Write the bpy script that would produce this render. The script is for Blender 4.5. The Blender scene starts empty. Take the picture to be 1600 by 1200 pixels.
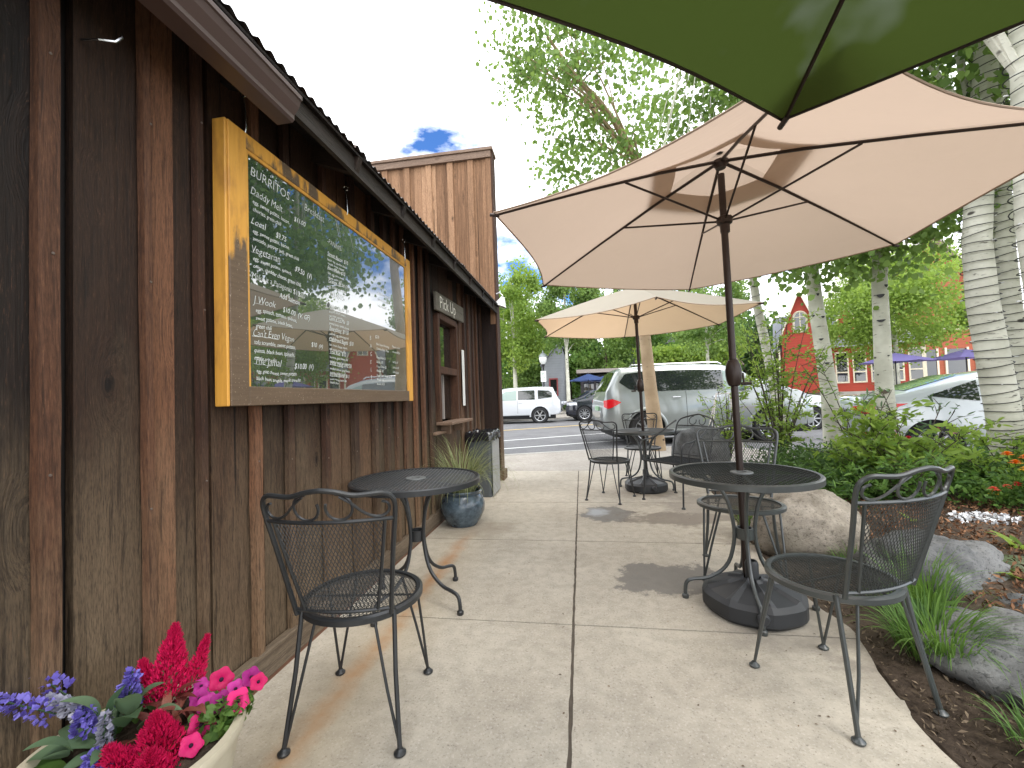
import bpy, math, random
from mathutils import noise as mnoise
import numpy as np
from mathutils import Vector, Matrix
R = math.radians
sc = bpy.context.scene
col = sc.collection
# ------------------------------------------------------------------ camera
F, CAMH = 670.0, 1.20
YAW, PITCH, ROLL = math.atan2(107, F), math.atan(22 / F), .034
cam_d = bpy.data.cameras.new('camera'); cam = bpy.data.objects.new('camera', cam_d); col.objects.link(cam)
fwd0 = Vector((-math.sin(YAW), math.cos(YAW), 0)); right0 = Vector((math.cos(YAW), math.sin(YAW), 0)); up0 = Vector((0, 0, 1))
fwd = fwd0 * math.cos(PITCH) + up0 * math.sin(PITCH); up1 = up0 * math.cos(PITCH) - fwd0 * math.sin(PITCH)
rgt = right0 * math.cos(ROLL) - up1 * math.sin(ROLL); upv = up1 * math.cos(ROLL) + right0 * math.sin(ROLL)
m = Matrix((rgt, upv, -fwd)).transposed().to_4x4(); m.translation = Vector((0, 0, CAMH)); cam.matrix_world = m
cam_d.sensor_width = 36; cam_d.lens = 36 * F / 1600; cam_d.clip_start = .05; cam_d.clip_end = 3000
sc.camera = cam
# ------------------------------------------------------------------ light
SUN_EL, SUN_DIR = 58, Vector((.62, -.55, 0)).normalized()
SUNV = Vector((SUN_DIR.x * math.cos(R(SUN_EL)), SUN_DIR.y * math.cos(R(SUN_EL)), math.sin(R(SUN_EL))))
w = bpy.data.worlds.new('World'); sc.world = w; w.use_nodes = True
nt = w.node_tree; nt.nodes.clear(); N = nt.nodes.new; L = nt.links.new
out = N('ShaderNodeOutputWorld'); bg = N('ShaderNodeBackground'); bg.inputs[1].default_value = .12
sky = N('ShaderNodeTexSky'); sky.sky_type = 'NISHITA'; sky.sun_disc = False
sky.sun_elevation = R(SUN_EL); sky.sun_rotation = math.atan2(SUN_DIR.x, SUN_DIR.y); sky.altitude = 2500
tc = N('ShaderNodeTexCoord'); mp = N('ShaderNodeMapping'); mp.inputs['Scale'].default_value = (1, 1, 2.2); mp.inputs['Location'].default_value = (-5.127, 18.169, -17.712)
nz = N('ShaderNodeTexNoise'); nz.inputs['Scale'].default_value = 2.3; nz.inputs['Detail'].default_value = 7; nz.inputs['Roughness'].default_value = .58
rp = N('ShaderNodeValToRGB'); rp.color_ramp.elements[0].position = .375; rp.color_ramp.elements[1].position = .475
mx = N('ShaderNodeMix'); mx.data_type = 'RGBA'; mx.inputs[7].default_value = (9.6, 9.8, 10.2, 1)
nz2 = N('ShaderNodeTexNoise'); nz2.inputs['Scale'].default_value = 4.5; nz2.inputs['Detail'].default_value = 5
rp2 = N('ShaderNodeValToRGB'); rp2.color_ramp.elements[0].position = .35; rp2.color_ramp.elements[0].color = (8.2, 8.6, 9.3, 1); rp2.color_ramp.elements[1].position = .6; rp2.color_ramp.elements[1].color = (12, 12, 12, 1)
L(tc.outputs['Generated'], mp.inputs[0]); L(mp.outputs[0], nz.inputs[0]); L(mp.outputs[0], nz2.inputs[0]); L(nz.outputs[0], rp.inputs[0]); L(nz2.outputs[0], rp2.inputs[0])
L(rp.outputs[0], mx.inputs[0]); bl = N('ShaderNodeMix'); bl.data_type = 'RGBA'; bl.blend_type = 'MULTIPLY'; bl.inputs[0].default_value = 1; bl.inputs[7].default_value = (.42, .68, 1, 1); L(sky.outputs[0], bl.inputs[6]); L(bl.outputs[2], mx.inputs[6]); L(rp2.outputs[0], mx.inputs[7]); L(mx.outputs[2], bg.inputs[0]); L(bg.outputs[0], out.inputs[0])
sd = bpy.data.lights.new('sun', 'SUN'); sd.energy = .8; sd.angle = R(32); sd.color = (1, .95, .87)
so = bpy.data.objects.new('sun', sd); col.objects.link(so); so.rotation_euler = SUNV.to_track_quat('Z', 'Y').to_euler(); so.location = (5, -5, 12)
sc.view_settings.view_transform = 'Standard'; sc.view_settings.look = 'None'; sc.view_settings.gamma = 1; sc.view_settings.exposure = 1.38
sc.cycles.max_bounces = 8; sc.cycles.transparent_max_bounces = 12; sc.cycles.use_denoising = True

# ------------------------------------------------------------------ helpers
rnd = random.Random(7); nr = np.random.RandomState(11)
class MB:
    def __init__(s): s.v = []; s.f = []; s.tone = []; s.mi = []; s.ct = 0; s.cm = 0
    def _add(s, vs, fs):
        b = len(s.v); s.v += [tuple(p) for p in vs]; s.tone += [s.ct] * len(vs)
        s.f += [tuple(b + i for i in f) for f in fs]; s.mi += [s.cm] * len(fs)
    def box(s, x0, x1, y0, y1, z0, z1, M=None):
        vs = [Vector((x, y, z)) for x in (x0, x1) for y in (y0, y1) for z in (z0, z1)]
        if M is not None: vs = [M @ p for p in vs]
        s._add(vs, [(0, 1, 3, 2), (4, 6, 7, 5), (0, 4, 5, 1), (2, 3, 7, 6), (0, 2, 6, 4), (1, 5, 7, 3)]); return s
    def bbox(s, x0, x1, y0, y1, z0, z1, b=.006, M=None):
        # box with chamfered edges
        bm_v = []; 
        for sx, X in ((-1, x0), (1, x1)):
            for sy, Y in ((-1, y0), (1, y1)):
                for sz, Z in ((-1, z0), (1, z1)):
                    bm_v += [(X, Y - sy * b, Z - sz * b), (X - sx * b, Y, Z - sz * b), (X - sx * b, Y - sy * b, Z)]
        vs = [Vector(p) for p in bm_v]
        if M is not None: vs = [M @ p for p in vs]
        def i(a, bb, c, k): return (a * 4 + bb * 2 + c) * 3 + k
        fs = [(i(0,0,0,0), i(0,0,1,0), i(0,1,1,0), i(0,1,0,0)), (i(1,0,0,0), i(1,1,0,0), i(1,1,1,0), i(1,0,1,0)),
              (i(0,0,0,1), i(1,0,0,1), i(1,0,1,1), i(0,0,1,1)), (i(0,1,0,1), i(0,1,1,1), i(1,1,1,1), i(1,1,0,1)),
              (i(0,0,0,2), i(0,1,0,2), i(1,1,0,2), i(1,0,0,2)), (i(0,0,1,2), i(1,0,1,2), i(1,1,1,2), i(0,1,1,2))]
        for a in (0, 1):
            for c in (0, 1):
                fs.append((i(a,0,c,0), i(a,1,c,0), i(a,1,c,2), i(a,0,c,2)))
                fs.append((i(a,c,0,0), i(a,c,1,0), i(a,c,1,1), i(a,c,0,1)))
                fs.append((i(0,a,c,1), i(1,a,c,1), i(1,a,c,2), i(0,a,c,2)))
                for d in (0, 1): fs.append((i(a,c,d,0), i(a,c,d,1), i(a,c,d,2)))
        s._add(vs, fs); return s
    def tube(s, pts, r, n=8, closed=False, caps=True):
        P = [Vector(p) for p in pts]; m_ = len(P)
        rr = r if isinstance(r, (list, tuple)) else [r] * m_
        T = []
        for i in range(m_):
            a = P[(i - 1) % m_] if (closed or i > 0) else P[0]; b = P[(i + 1) % m_] if (closed or i < m_ - 1) else P[-1]
            t = (b - a); T.append(t.normalized() if t.length > 1e-9 else Vector((0, 0, 1)))
        ref = Vector((0, 0, 1)) if abs(T[0].z) < .9 else Vector((1, 0, 0))
        u = T[0].cross(ref).normalized(); vs = []
        for i in range(m_):
            u = (u - T[i] * u.dot(T[i])); u = u.normalized() if u.length > 1e-6 else T[i].orthogonal().normalized()
            v = T[i].cross(u)
            for k in range(n):
                a = 2 * math.pi * k / n; vs.append(P[i] + (u * math.cos(a) + v * math.sin(a)) * rr[i])
        fs = []
        for i in range(m_ if closed else m_ - 1):
            j = (i + 1) % m_
            for k in range(n): fs.append((i * n + k, i * n + (k + 1) % n, j * n + (k + 1) % n, j * n + k))
        if caps and not closed: fs += [tuple(range(n))[::-1], tuple((m_ - 1) * n + k for k in range(n))]
        s._add(vs, fs); return s
    def lathe(s, prof, n=24, c=(0, 0, 0), M=None, close=False, caps=True):
        vs = []
        for (r, z) in prof:
            for k in range(n):
                a = 2 * math.pi * k / n; vs.append(Vector((c[0] + r * math.cos(a), c[1] + r * math.sin(a), c[2] + z)))
        if M is not None: vs = [M @ p for p in vs]
        fs = []; m_ = len(prof)
        for i in range(m_ if close else m_ - 1):
            j = (i + 1) % m_
            for k in range(n): fs.append((i * n + k, i * n + (k + 1) % n, j * n + (k + 1) % n, j * n + k))
        if not close and caps:
            if prof[0][0] > 1e-5: fs.append(tuple(range(n))[::-1])
            if prof[-1][0] > 1e-5: fs.append(tuple((m_ - 1) * n + k for k in range(n)))
        s._add(vs, fs); return s
    def grid(s, fn, nu, nv):
        vs = [fn(i / nu, j / nv) for i in range(nu + 1) for j in range(nv + 1)]
        fs = [(i * (nv + 1) + j, (i + 1) * (nv + 1) + j, (i + 1) * (nv + 1) + j + 1, i * (nv + 1) + j + 1) for i in range(nu) for j in range(nv)]
        s._add(vs, fs); return s
    def prism(s, poly, z0, z1):
        n = len(poly); s._add([(p[0], p[1], z0) for p in poly] + [(p[0], p[1], z1) for p in poly],
            [tuple(range(n))[::-1], tuple(range(n, 2 * n))] + [(i, (i + 1) % n, n + (i + 1) % n, n + i) for i in range(n)]); return s
    def build(s, name, mat, parent=None, smooth=True, ang=35, M=None):
        me = bpy.data.meshes.new(name); me.from_pydata(s.v, [], s.f)
        mats = mat if isinstance(mat, (list, tuple)) else [mat]
        for mm in mats: me.materials.append(mm)
        if len(mats) > 1: me.polygons.foreach_set('material_index', s.mi)
        a = me.attributes.new('tone', 'FLOAT', 'POINT'); a.data.foreach_set('value', [float(t) for t in s.tone])
        if smooth:
            me.polygons.foreach_set('use_smooth', [True] * len(me.polygons)); me.update(); me.set_sharp_from_angle(angle=R(ang))
        me.validate(); me.update()
        o = bpy.data.objects.new(name, me); col.objects.link(o)
        if parent is not None: o.parent = parent
        if M is not None: o.matrix_local = M
        return o
def tag(o, label=None, cat=None, group=None, kind=None):
    if label: o['label'] = label
    if cat: o['category'] = cat
    if group: o['group'] = group
    if kind: o['kind'] = kind
    return o
def thing(name, label, cat, loc=(0, 0, 0), rz=0, group=None):
    o = bpy.data.objects.new(name, None); o.empty_display_size = .1; col.objects.link(o); o.location = loc; o.rotation_euler = (0, 0, rz)
    return tag(o, label, cat, group)
def dup(root, loc, rz, label, group=None, scale=None):
    r = root.copy(); col.objects.link(r); r.location = loc; r.rotation_euler = (0, 0, rz); r['label'] = label
    if group: r['group'] = group
    if scale: r.scale = scale
    for ch in list(root.children):
        c = ch.copy(); col.objects.link(c); c.parent = r
        for g in ch.children:
            d = g.copy(); col.objects.link(d); d.parent = c
    return r
# ------------------------------------------------------------------ materials
class MT:
    def __init__(s, name, rough=.6, metal=0, spec=.5):
        s.m = bpy.data.materials.new(name); s.m.use_nodes = True; s.t = s.m.node_tree
        s.b = s.t.nodes['Principled BSDF']; s.o = s.t.nodes['Material Output']
        s.b.inputs['Roughness'].default_value = rough; s.b.inputs['Metallic'].default_value = metal; s.b.inputs['Specular IOR Level'].default_value = spec
        s.geo = None
    def n(s, ty, **k):
        a = s.t.nodes.new(ty)
        for kk, v in k.items(): setattr(a, kk, v)
        return a
    def l(s, a, b): s.t.links.new(a, b)
    def pos(s):
        if not s.geo: s.geo = s.n('ShaderNodeNewGeometry')
        return s.geo.outputs['Position']
    def obj(s): return s.n('ShaderNodeTexCoord').outputs['Object']
    def map(s, src, scale=(1, 1, 1), loc=(0, 0, 0), rot=(0, 0, 0)):
        a = s.n('ShaderNodeMapping'); a.inputs['Scale'].default_value = scale; a.inputs['Location'].default_value = loc; a.inputs['Rotation'].default_value = rot
        s.l(src, a.inputs[0]); return a.outputs[0]
    def noise(s, src, scale, detail=4, rough=.55, w=None, dist=0):
        a = s.n('ShaderNodeTexNoise'); a.inputs['Scale'].default_value = scale; a.inputs['Detail'].default_value = detail; a.inputs['Roughness'].default_value = rough; a.inputs['Distortion'].default_value = dist
        if w is not None: a.noise_dimensions = '4D'; s.l(w, a.inputs['W'])
        s.l(src, a.inputs['Vector']); return a.outputs[0]
    def vor(s, src, scale, feat='F1', out_='Distance'):
        a = s.n('ShaderNodeTexVoronoi', feature=feat); a.inputs['Scale'].default_value = scale; s.l(src, a.inputs['Vector']); return a.outputs[out_]
    def ramp(s, src, stops):
        a = s.n('ShaderNodeValToRGB'); e = a.color_ramp.elements
        while len(e) < len(stops): e.new(.5)
        for i, (p, c) in enumerate(stops):
            e[i].position = p; e[i].color = (c, c, c, 1) if not hasattr(c, '__len__') else (*c, 1)
        s.l(src, a.inputs[0]); return a.outputs[0]
    def mix(s, f, a, b, mode='MIX'):
        x = s.n('ShaderNodeMix', data_type='RGBA', blend_type=mode)
        for v, i in ((f, 0), (a, 6), (b, 7)):
            if hasattr(v, 'is_linked') or hasattr(v, 'links'): s.l(v, x.inputs[i])
            else: x.inputs[i].default_value = v if i == 0 else (*v, 1)
        return x.outputs[2]
    def math(s, op, a, b=0, clamp=False):
        x = s.n('ShaderNodeMath', operation=op, use_clamp=clamp)
        for i, v in enumerate((a, b)):
            if hasattr(v, 'links'): s.l(v, x.inputs[i])
            else: x.inputs[i].default_value = v
        return x.outputs[0]
    def mrange(s, v, a, b, c=0, d=1):
        x = s.n('ShaderNodeMapRange'); x.inputs[1].default_value = a; x.inputs[2].default_value = b; x.inputs[3].default_value = c; x.inputs[4].default_value = d
        s.l(v, x.inputs[0]); return x.outputs[0]
    def sep(s, v): a = s.n('ShaderNodeSeparateXYZ'); s.l(v, a.inputs[0]); return a.outputs
    def comb(s, x, y, z):
        a = s.n('ShaderNodeCombineXYZ')
        for i, v in enumerate((x, y, z)):
            if hasattr(v, 'links'): s.l(v, a.inputs[i])
            else: a.inputs[i].default_value = v
        return a.outputs[0]
    def attr(s, name='tone'): return s.n('ShaderNodeAttribute', attribute_name=name).outputs['Fac']
    def base(s, v):
        if hasattr(v, 'links'): s.l(v, s.b.inputs['Base Color'])
        else: s.b.inputs['Base Color'].default_value = (*v, 1)
        return s
    def rough(s, v): s.l(v, s.b.inputs['Roughness']); return s
    def bump(s, h, strength=.3, dist=.01):
        a = s.n('ShaderNodeBump'); a.inputs['Strength'].default_value = strength; a.inputs['Distance'].default_value = dist
        s.l(h, a.inputs['Height']); s.l(a.outputs[0], s.b.inputs['Normal']); return s
def simple(name, c, rough=.6, metal=0, var=.15, scale=8, bump=0, spec=.5, coat=0):
    M_ = MT(name, rough, metal, spec); nz_ = M_.noise(M_.obj(), scale, 5)
    M_.base(M_.mix(nz_, tuple(x * (1 - var) for x in c), tuple(min(1, x * (1 + var)) for x in c)))
    if bump: M_.bump(nz_, bump)
    if coat: M_.b.inputs['Coat Weight'].default_value = coat; M_.b.inputs['Coat Roughness'].default_value = .04
    return M_.m
def wood(name, dark, mid, light, bleach=None, rough=.75, axis='z', bleach_shade_z=(1.35, .0)):
    """weathered boards: grain runs along axis; 'tone' is a per-board random number"""
    M_ = MT(name, rough, 0, .3); t = M_.attr('tone'); p = M_.pos()
    W10 = M_.math('MULTIPLY', t, 37.0)
    S = {'z': (1, 1, .05), 'y': (1, .05, 1), 'x': (.05, 1, 1)}[axis]
    xyz = M_.sep(p); al = {'z': 2, 'y': 1, 'x': 0}[axis]; oth = [q for q in (0, 1, 2) if q != al]
    acr = M_.math('ADD', xyz[oth[0]], xyz[oth[1]]); kv = M_.comb(M_.math('ADD', M_.math('MULTIPLY', acr, 5.2), W10), M_.math('MULTIPLY', xyz[al], 2.1), 0.0)
    kd = M_.vor(kv, 1.0); ks = M_.math('GREATER_THAN', M_.sep(M_.vor(kv, 1.0, 'F1', 'Color'))[0], .45)
    pull = M_.math('MULTIPLY', M_.math('MULTIPLY', M_.ramp(kd, [(0, 1), (.35, 0)]), ks), .05); pc = M_.n('ShaderNodeVectorMath', operation='ADD'); M_.l(p, pc.inputs[0])
    M_.l(M_.comb(*[pull if q != al else 0.0 for q in range(3)]), pc.inputs[1]); p0, p = p, pc.outputs[0]
    ps = M_.map(p, S)
    g1 = M_.noise(ps, 95, 6, .62, w=W10, dist=.3); g2 = M_.noise(ps, 22, 4, .5, w=W10, dist=.8)
    blot = M_.noise(M_.map(p, tuple(.3 if x < 1 else 1 for x in S)), 5.5, 5, .62, w=W10)
    c = M_.mix(M_.ramp(g2, [(.3, 0), (.7, 1)]), dark, mid)
    tl = M_.mrange(M_.math('MULTIPLY', t, t), 0, 1, -.30, .95)
    c = M_.mix(M_.math('ADD', tl, M_.math('MULTIPLY', blot, .45), True), c, light)
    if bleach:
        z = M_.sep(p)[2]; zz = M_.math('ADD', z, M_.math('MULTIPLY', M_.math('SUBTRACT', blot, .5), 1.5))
        c = M_.mix(M_.mrange(zz, bleach_shade_z[0], bleach_shade_z[1], 0, .85), c, bleach)  # low boards bleached tan; the darker top also paints in shade under the eave
    c = M_.mix(M_.ramp(g1, [(.34, .6), (.47, 0)]), c, tuple(x * .45 for x in dark))
    kr = M_.math('MULTIPLY', M_.ramp(kd, [(0, .95), (.045, .85), (.065, .15), (.08, .6), (.10, .1), (.13, 0)]), ks); c = M_.mix(kr, c, tuple(x * .35 for x in dark))
    crk = M_.noise(M_.map(p, tuple(.012 if x < 1 else 1 for x in S)), 42, 2, .5, w=W10); c = M_.mix(M_.ramp(crk, [(.27, .95), (.31, 0)]), c, (.004, .003, .003))
    fine = M_.noise(M_.map(p, tuple(.12 if x < 1 else 1 for x in S)), 260, 3, .7, w=W10); c = M_.mix(M_.ramp(fine, [(.36, .55), (.56, 0)]), c, tuple(x * .35 for x in mid)); c = M_.mix(M_.ramp(fine, [(.60, 0), (.72, .35)]), c, tuple(min(1, x * 1.7) for x in light))
    M_.base(c); M_.bump(M_.math('ADD', M_.math('MULTIPLY', g1, .8), M_.math('MULTIPLY', g2, .6)), .8, .008)
    return M_.m
def leafmat(name, dark, light, trans=.45, rough=.5, spec=.3):
    M_ = MT(name, rough, 0, spec); t = M_.attr('tone')
    c = M_.mix(M_.ramp(t, [(.0, 0), (1, 1)]), dark, light); M_.base(c)
    tr = M_.n('ShaderNodeBsdfTranslucent'); M_.l(M_.mix(.6, c, (light[0] * 1.3, light[1] * 1.25, light[2] * .8)), tr.inputs[0])
    ms = M_.n('ShaderNodeMixShader'); ms.inputs[0].default_value = trans
    M_.l(M_.b.outputs[0], ms.inputs[1]); M_.l(tr.outputs[0], ms.inputs[2]); M_.l(ms.outputs[0], M_.o.inputs[0]); return M_.m

M_black = simple('black_iron', (.018, .020, .022), .38, .0, .3, 30, .1, .6)
M_grn_iron = simple('faded_iron', (.042, .048, .047), .36, .0, .3, 30, .1, .8)
M_bronze = simple('bronze_metal', (.030, .018, .014), .4, .3, .25, 12, 0, .5)
M_plastic = simple('black_plastic', (.028, .030, .033), .5, 0, .35, 6, .05, .45)
M_foot = simple('grey_rubber', (.09, .085, .085), .7, 0, .2, 20)
M_wall = wood('barn_board', (.005, .004, .0032), (.018, .0105, .007), (.105, .050, .026), bleach=(.235, .17, .105), bleach_shade_z=(1.3, -.1))
M_batten = wood('barn_batten', (.014, .007, .005), (.050, .021, .012), (.16, .072, .037), bleach=(.25, .175, .105), bleach_shade_z=(1.1, -.1))
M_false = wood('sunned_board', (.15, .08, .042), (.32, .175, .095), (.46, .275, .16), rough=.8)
M_trim = wood('trim_board', (.10, .072, .048), (.19, .145, .10), (.26, .205, .15), axis='y')
M_darkwood = wood('dark_rafter', (.008, .006, .005), (.02, .013, .01), (.03, .018, .012), axis='x')
M_capwood = wood('cap_board', (.16, .10, .07), (.26, .18, .13), (.34, .25, .19), axis='x')
M_gutter = simple('brown_gutter', (.085, .055, .05), .35, .1, .08, 5, 0, .5)
def corrugated():
    M_ = MT('rusty_corrugated', .6, .5); n_ = M_.noise(M_.pos(), 6, 6, .6)
    M_.base(M_.mix(M_.ramp(n_, [(.4, 0), (.6, 1)]), (.16, .15, .15), (.10, .06, .04))); return M_.m
M_corr = corrugated()
def concrete(name, a, b, stains=True, speck=.62):
    M_ = MT(name, .85, 0, .25); p = M_.pos(); xyz = M_.sep(p)
    n1 = M_.noise(p, 1.3, 5, .6); n2 = M_.noise(p, 14, 6, .65); n3 = M_.noise(p, 95, 4, .75)
    c = M_.mix(M_.ramp(n1, [(.3, 0), (.72, 1)]), a, b)
    c = M_.mix(M_.math('MULTIPLY', M_.ramp(n2, [(.35, 1), (.6, 0)]), .38), c, tuple(x * .62 for x in a))
    c = M_.mix(M_.math('MULTIPLY', M_.ramp(n3, [(.56, 0), (.66, 1)]), speck), c, (.62, .57, .50))
    c = M_.mix(M_.math('MULTIPLY', M_.ramp(n3, [(.33, 1), (.42, 0)]), speck), c, (.13, .115, .10))
    if stains:
        nd = M_.math('MULTIPLY', M_.math('SUBTRACT', M_.noise(p, 4.5, 7, .68), .5), 1.9)
        def blob(cx, cy, rx, ry, soft, k, colr, c_, nzk=1.0):
            dx = M_.math('DIVIDE', M_.math('SUBTRACT', xyz[0], cx), rx); dy = M_.math('DIVIDE', M_.math('SUBTRACT', xyz[1], cy), ry)
            d = M_.math('SQRT', M_.math('ADD', M_.math('MULTIPLY', dx, dx), M_.math('MULTIPLY', dy, dy)))
            d = M_.math('ADD', d, M_.math('MULTIPLY', nd, nzk))
            return M_.mix(M_.mrange(d, 1, 1 - soft, 0, k), c_, colr)
        c = blob(.52, 2.90, .36, .26, .12, .8, (.17, .16, .145), c)
        c = blob(.22, 4.42, .26, .30, .15, .8, (.17, .165, .155), c); c = blob(.85, 4.28, .62, .25, .3, .75, (.19, .16, .13), c, 1.4)
        c = blob(.12, 4.48, .13, .17, .5, .9, (.40, .42, .44), c)
        c = blob(.75, 5.3, .7, .28, .6, .45, (.21, .18, .15), c); c = blob(1.3, 2.6, .38, 1.0, .6, .7, (.21, .185, .16), c, 1.3)
        c = blob(.95, 2.35, .42, .3, .6, .6, (.22, .20, .17), c); c = blob(-.95, 3.9, .5, .3, .7, .45, (.24, .19, .14), c)
        c = blob(1.15, 4.6, .5, 1.2, .6, .6, (.23, .20, .17), c, 1.5)
        # rust run along the wall side
        xc = M_.math('ADD', xyz[0], M_.math('MULTIPLY', nd, .06)); d = M_.math('ABSOLUTE', M_.math('ADD', xc, 1.03))
        inten = M_.math('MULTIPLY', M_.mrange(d, .085, .0, 0, 1), M_.mrange(xyz[1], 3.9, 3.2, 0, 1))
        inten = M_.math('MULTIPLY', inten, M_.ramp(M_.noise(p, 2.2, 5, .7), [(.33, .15), (.6, 1)]))
        c = M_.mix(M_.math('MULTIPLY', inten, .9), c, (.42, .165, .04))
        wide = M_.math('MULTIPLY', M_.mrange(d, .30, .05, 0, .4), M_.mrange(xyz[1], 4.2, 2.2, 0, 1)); c = M_.mix(wide, c, (.42, .33, .20))
    M_.base(c); M_.bump(M_.math('ADD', n3, M_.math('MULTIPLY', n2, 1.5)), .35, .004); return M_.m
M_conc = concrete('broom_concrete', (.41, .365, .295), (.57, .52, .43))
M_conc2 = concrete('aggregate_concrete', (.30, .27, .235), (.42, .385, .34), False, .8)
M_kerb = concrete('kerb_concrete', (.36, .34, .31), (.48, .46, .42), False)
M_asph = concrete('asphalt_mat', (.115, .115, .12), (.175, .175, .18), False, .25)
def soilmat(name, a, b, c3):
    M_ = MT(name, .95, 0, .1); p = M_.pos(); n1 = M_.noise(p, 18, 8, .7); n2 = M_.noise(p, 2, 4)
    c = M_.mix(M_.ramp(n1, [(.35, 0), (.65, 1)]), a, b); c = M_.mix(M_.ramp(n2, [(.45, 0), (.65, .7)]), c, c3); M_.base(c); M_.bump(n1, .8, .03); return M_.m
M_soil = soilmat('bed_soil', (.035, .026, .020), (.10, .075, .056), (.14, .11, .085))
M_ground = soilmat('far_ground', (.10, .10, .06), (.16, .15, .10), (.20, .18, .14))
M_white = simple('white_paint', (.72, .72, .70), .5, 0, .06); M_yel = simple('yellow_paint', (.75, .50, .10), .6, 0, .1)
def fabric(name, c, tr, k=.5, leaf_dapple=0, dapple_col=(.3, .35, .3)):
    M_ = MT(name, .9, 0, .1); p = M_.obj(); n1 = M_.noise(p, 2.5, 4); n2 = M_.noise(p, 350, 2)
    cc = M_.mix(n1, tuple(x * .92 for x in c), tuple(min(1, x * 1.06) for x in c)); M_.base(cc)
    tb = M_.n('ShaderNodeBsdfTranslucent'); tc_ = M_.mix(n1, tuple(x * .94 for x in tr), tr)
    if leaf_dapple: tc_ = M_.mix(M_.ramp(M_.noise(p, 3.2, 3, .5), [(.55, 0), (.68, leaf_dapple)]), tc_, dapple_col)  # leaf-shadow dapple painted into the translucent colour of the canvas
    M_.l(tc_, tb.inputs[0])
    ms = M_.n('ShaderNodeMixShader'); ms.inputs[0].default_value = k; n3 = M_.noise(M_.map(p, (1, 1, 3)), 3.5, 3, .5, None, 1.2); M_.bump(M_.math('ADD', n3, M_.math('MULTIPLY', n2, .03)), .5, .02)
    M_.l(M_.b.outputs[0], ms.inputs[1]); M_.l(tb.outputs[0], ms.inputs[2]); M_.l(ms.outputs[0], M_.o.inputs[0]); return M_.m
M_beige = fabric('beige_canvas', (.46, .39, .315), (.59, .445, .345), .41)
M_beige2 = fabric('pale_canvas', (.58, .55, .47), (.74, .50, .31), .48)
M_green = fabric('green_canvas', (.030, .048, .012), (.062, .090, .018), .36, .5, (.20, .23, .19))
M_bluefab = fabric('blue_canvas', (.05, .08, .20), (.1, .14, .3), .3); M_purp = fabric('purple_canvas', (.16, .14, .32), (.22, .18, .38), .3)
def bark(name, dark, light, marks=.8):
    M_ = MT(name, .8, 0, .2); p = M_.obj(); n1 = M_.noise(M_.map(p, (1, 1, 4.5)), 9, 6, .65); n2 = M_.noise(p, 2.2, 4)
    c = M_.mix(M_.ramp(n2, [(.3, 0), (.7, 1)]), dark, light)
    c = M_.mix(M_.math('MULTIPLY', M_.ramp(n1, [(.60, 0), (.68, 1)]), marks), c, (.035, .028, .022))
    v = M_.vor(M_.map(p, (1.3, 1.3, 2.6)), 1.9); c = M_.mix(M_.ramp(v, [(.0, 1), (.085, .9), (.12, 0)]), c, (.03, .024, .02))
    M_.base(c); M_.bump(n1, .5, .01); return M_.m
M_aspen = bark('aspen_bark', (.36, .355, .28), (.68, .67, .57)); M_tan = bark('tan_bark', (.28, .20, .12), (.46, .34, .22), .35)
M_brown = bark('brown_bark', (.07, .055, .04), (.15, .12, .09), .5)
M_stem = simple('twig_brown', (.05, .038, .025), .8)
M_leafA = leafmat('aspen_leaf', (.055, .12, .03), (.24, .36, .10), .5); M_leafB = leafmat('bright_leaf', (.10, .19, .03), (.30, .42, .09), .5)
M_leafC = leafmat('shrub_leaf', (.045, .11, .025), (.17, .30, .07)); M_leafD = leafmat('dark_leaf', (.02, .055, .015), (.10, .18, .05))
M_leafS = leafmat('sage_leaf', (.05, .10, .05), (.15, .23, .13), .3); M_straw = leafmat('pale_blade', (.10, .14, .05), (.38, .40, .22), .3)
M_red = simple('red_siding', (.42, .055, .035), .7, 0, .1, 4)

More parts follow.
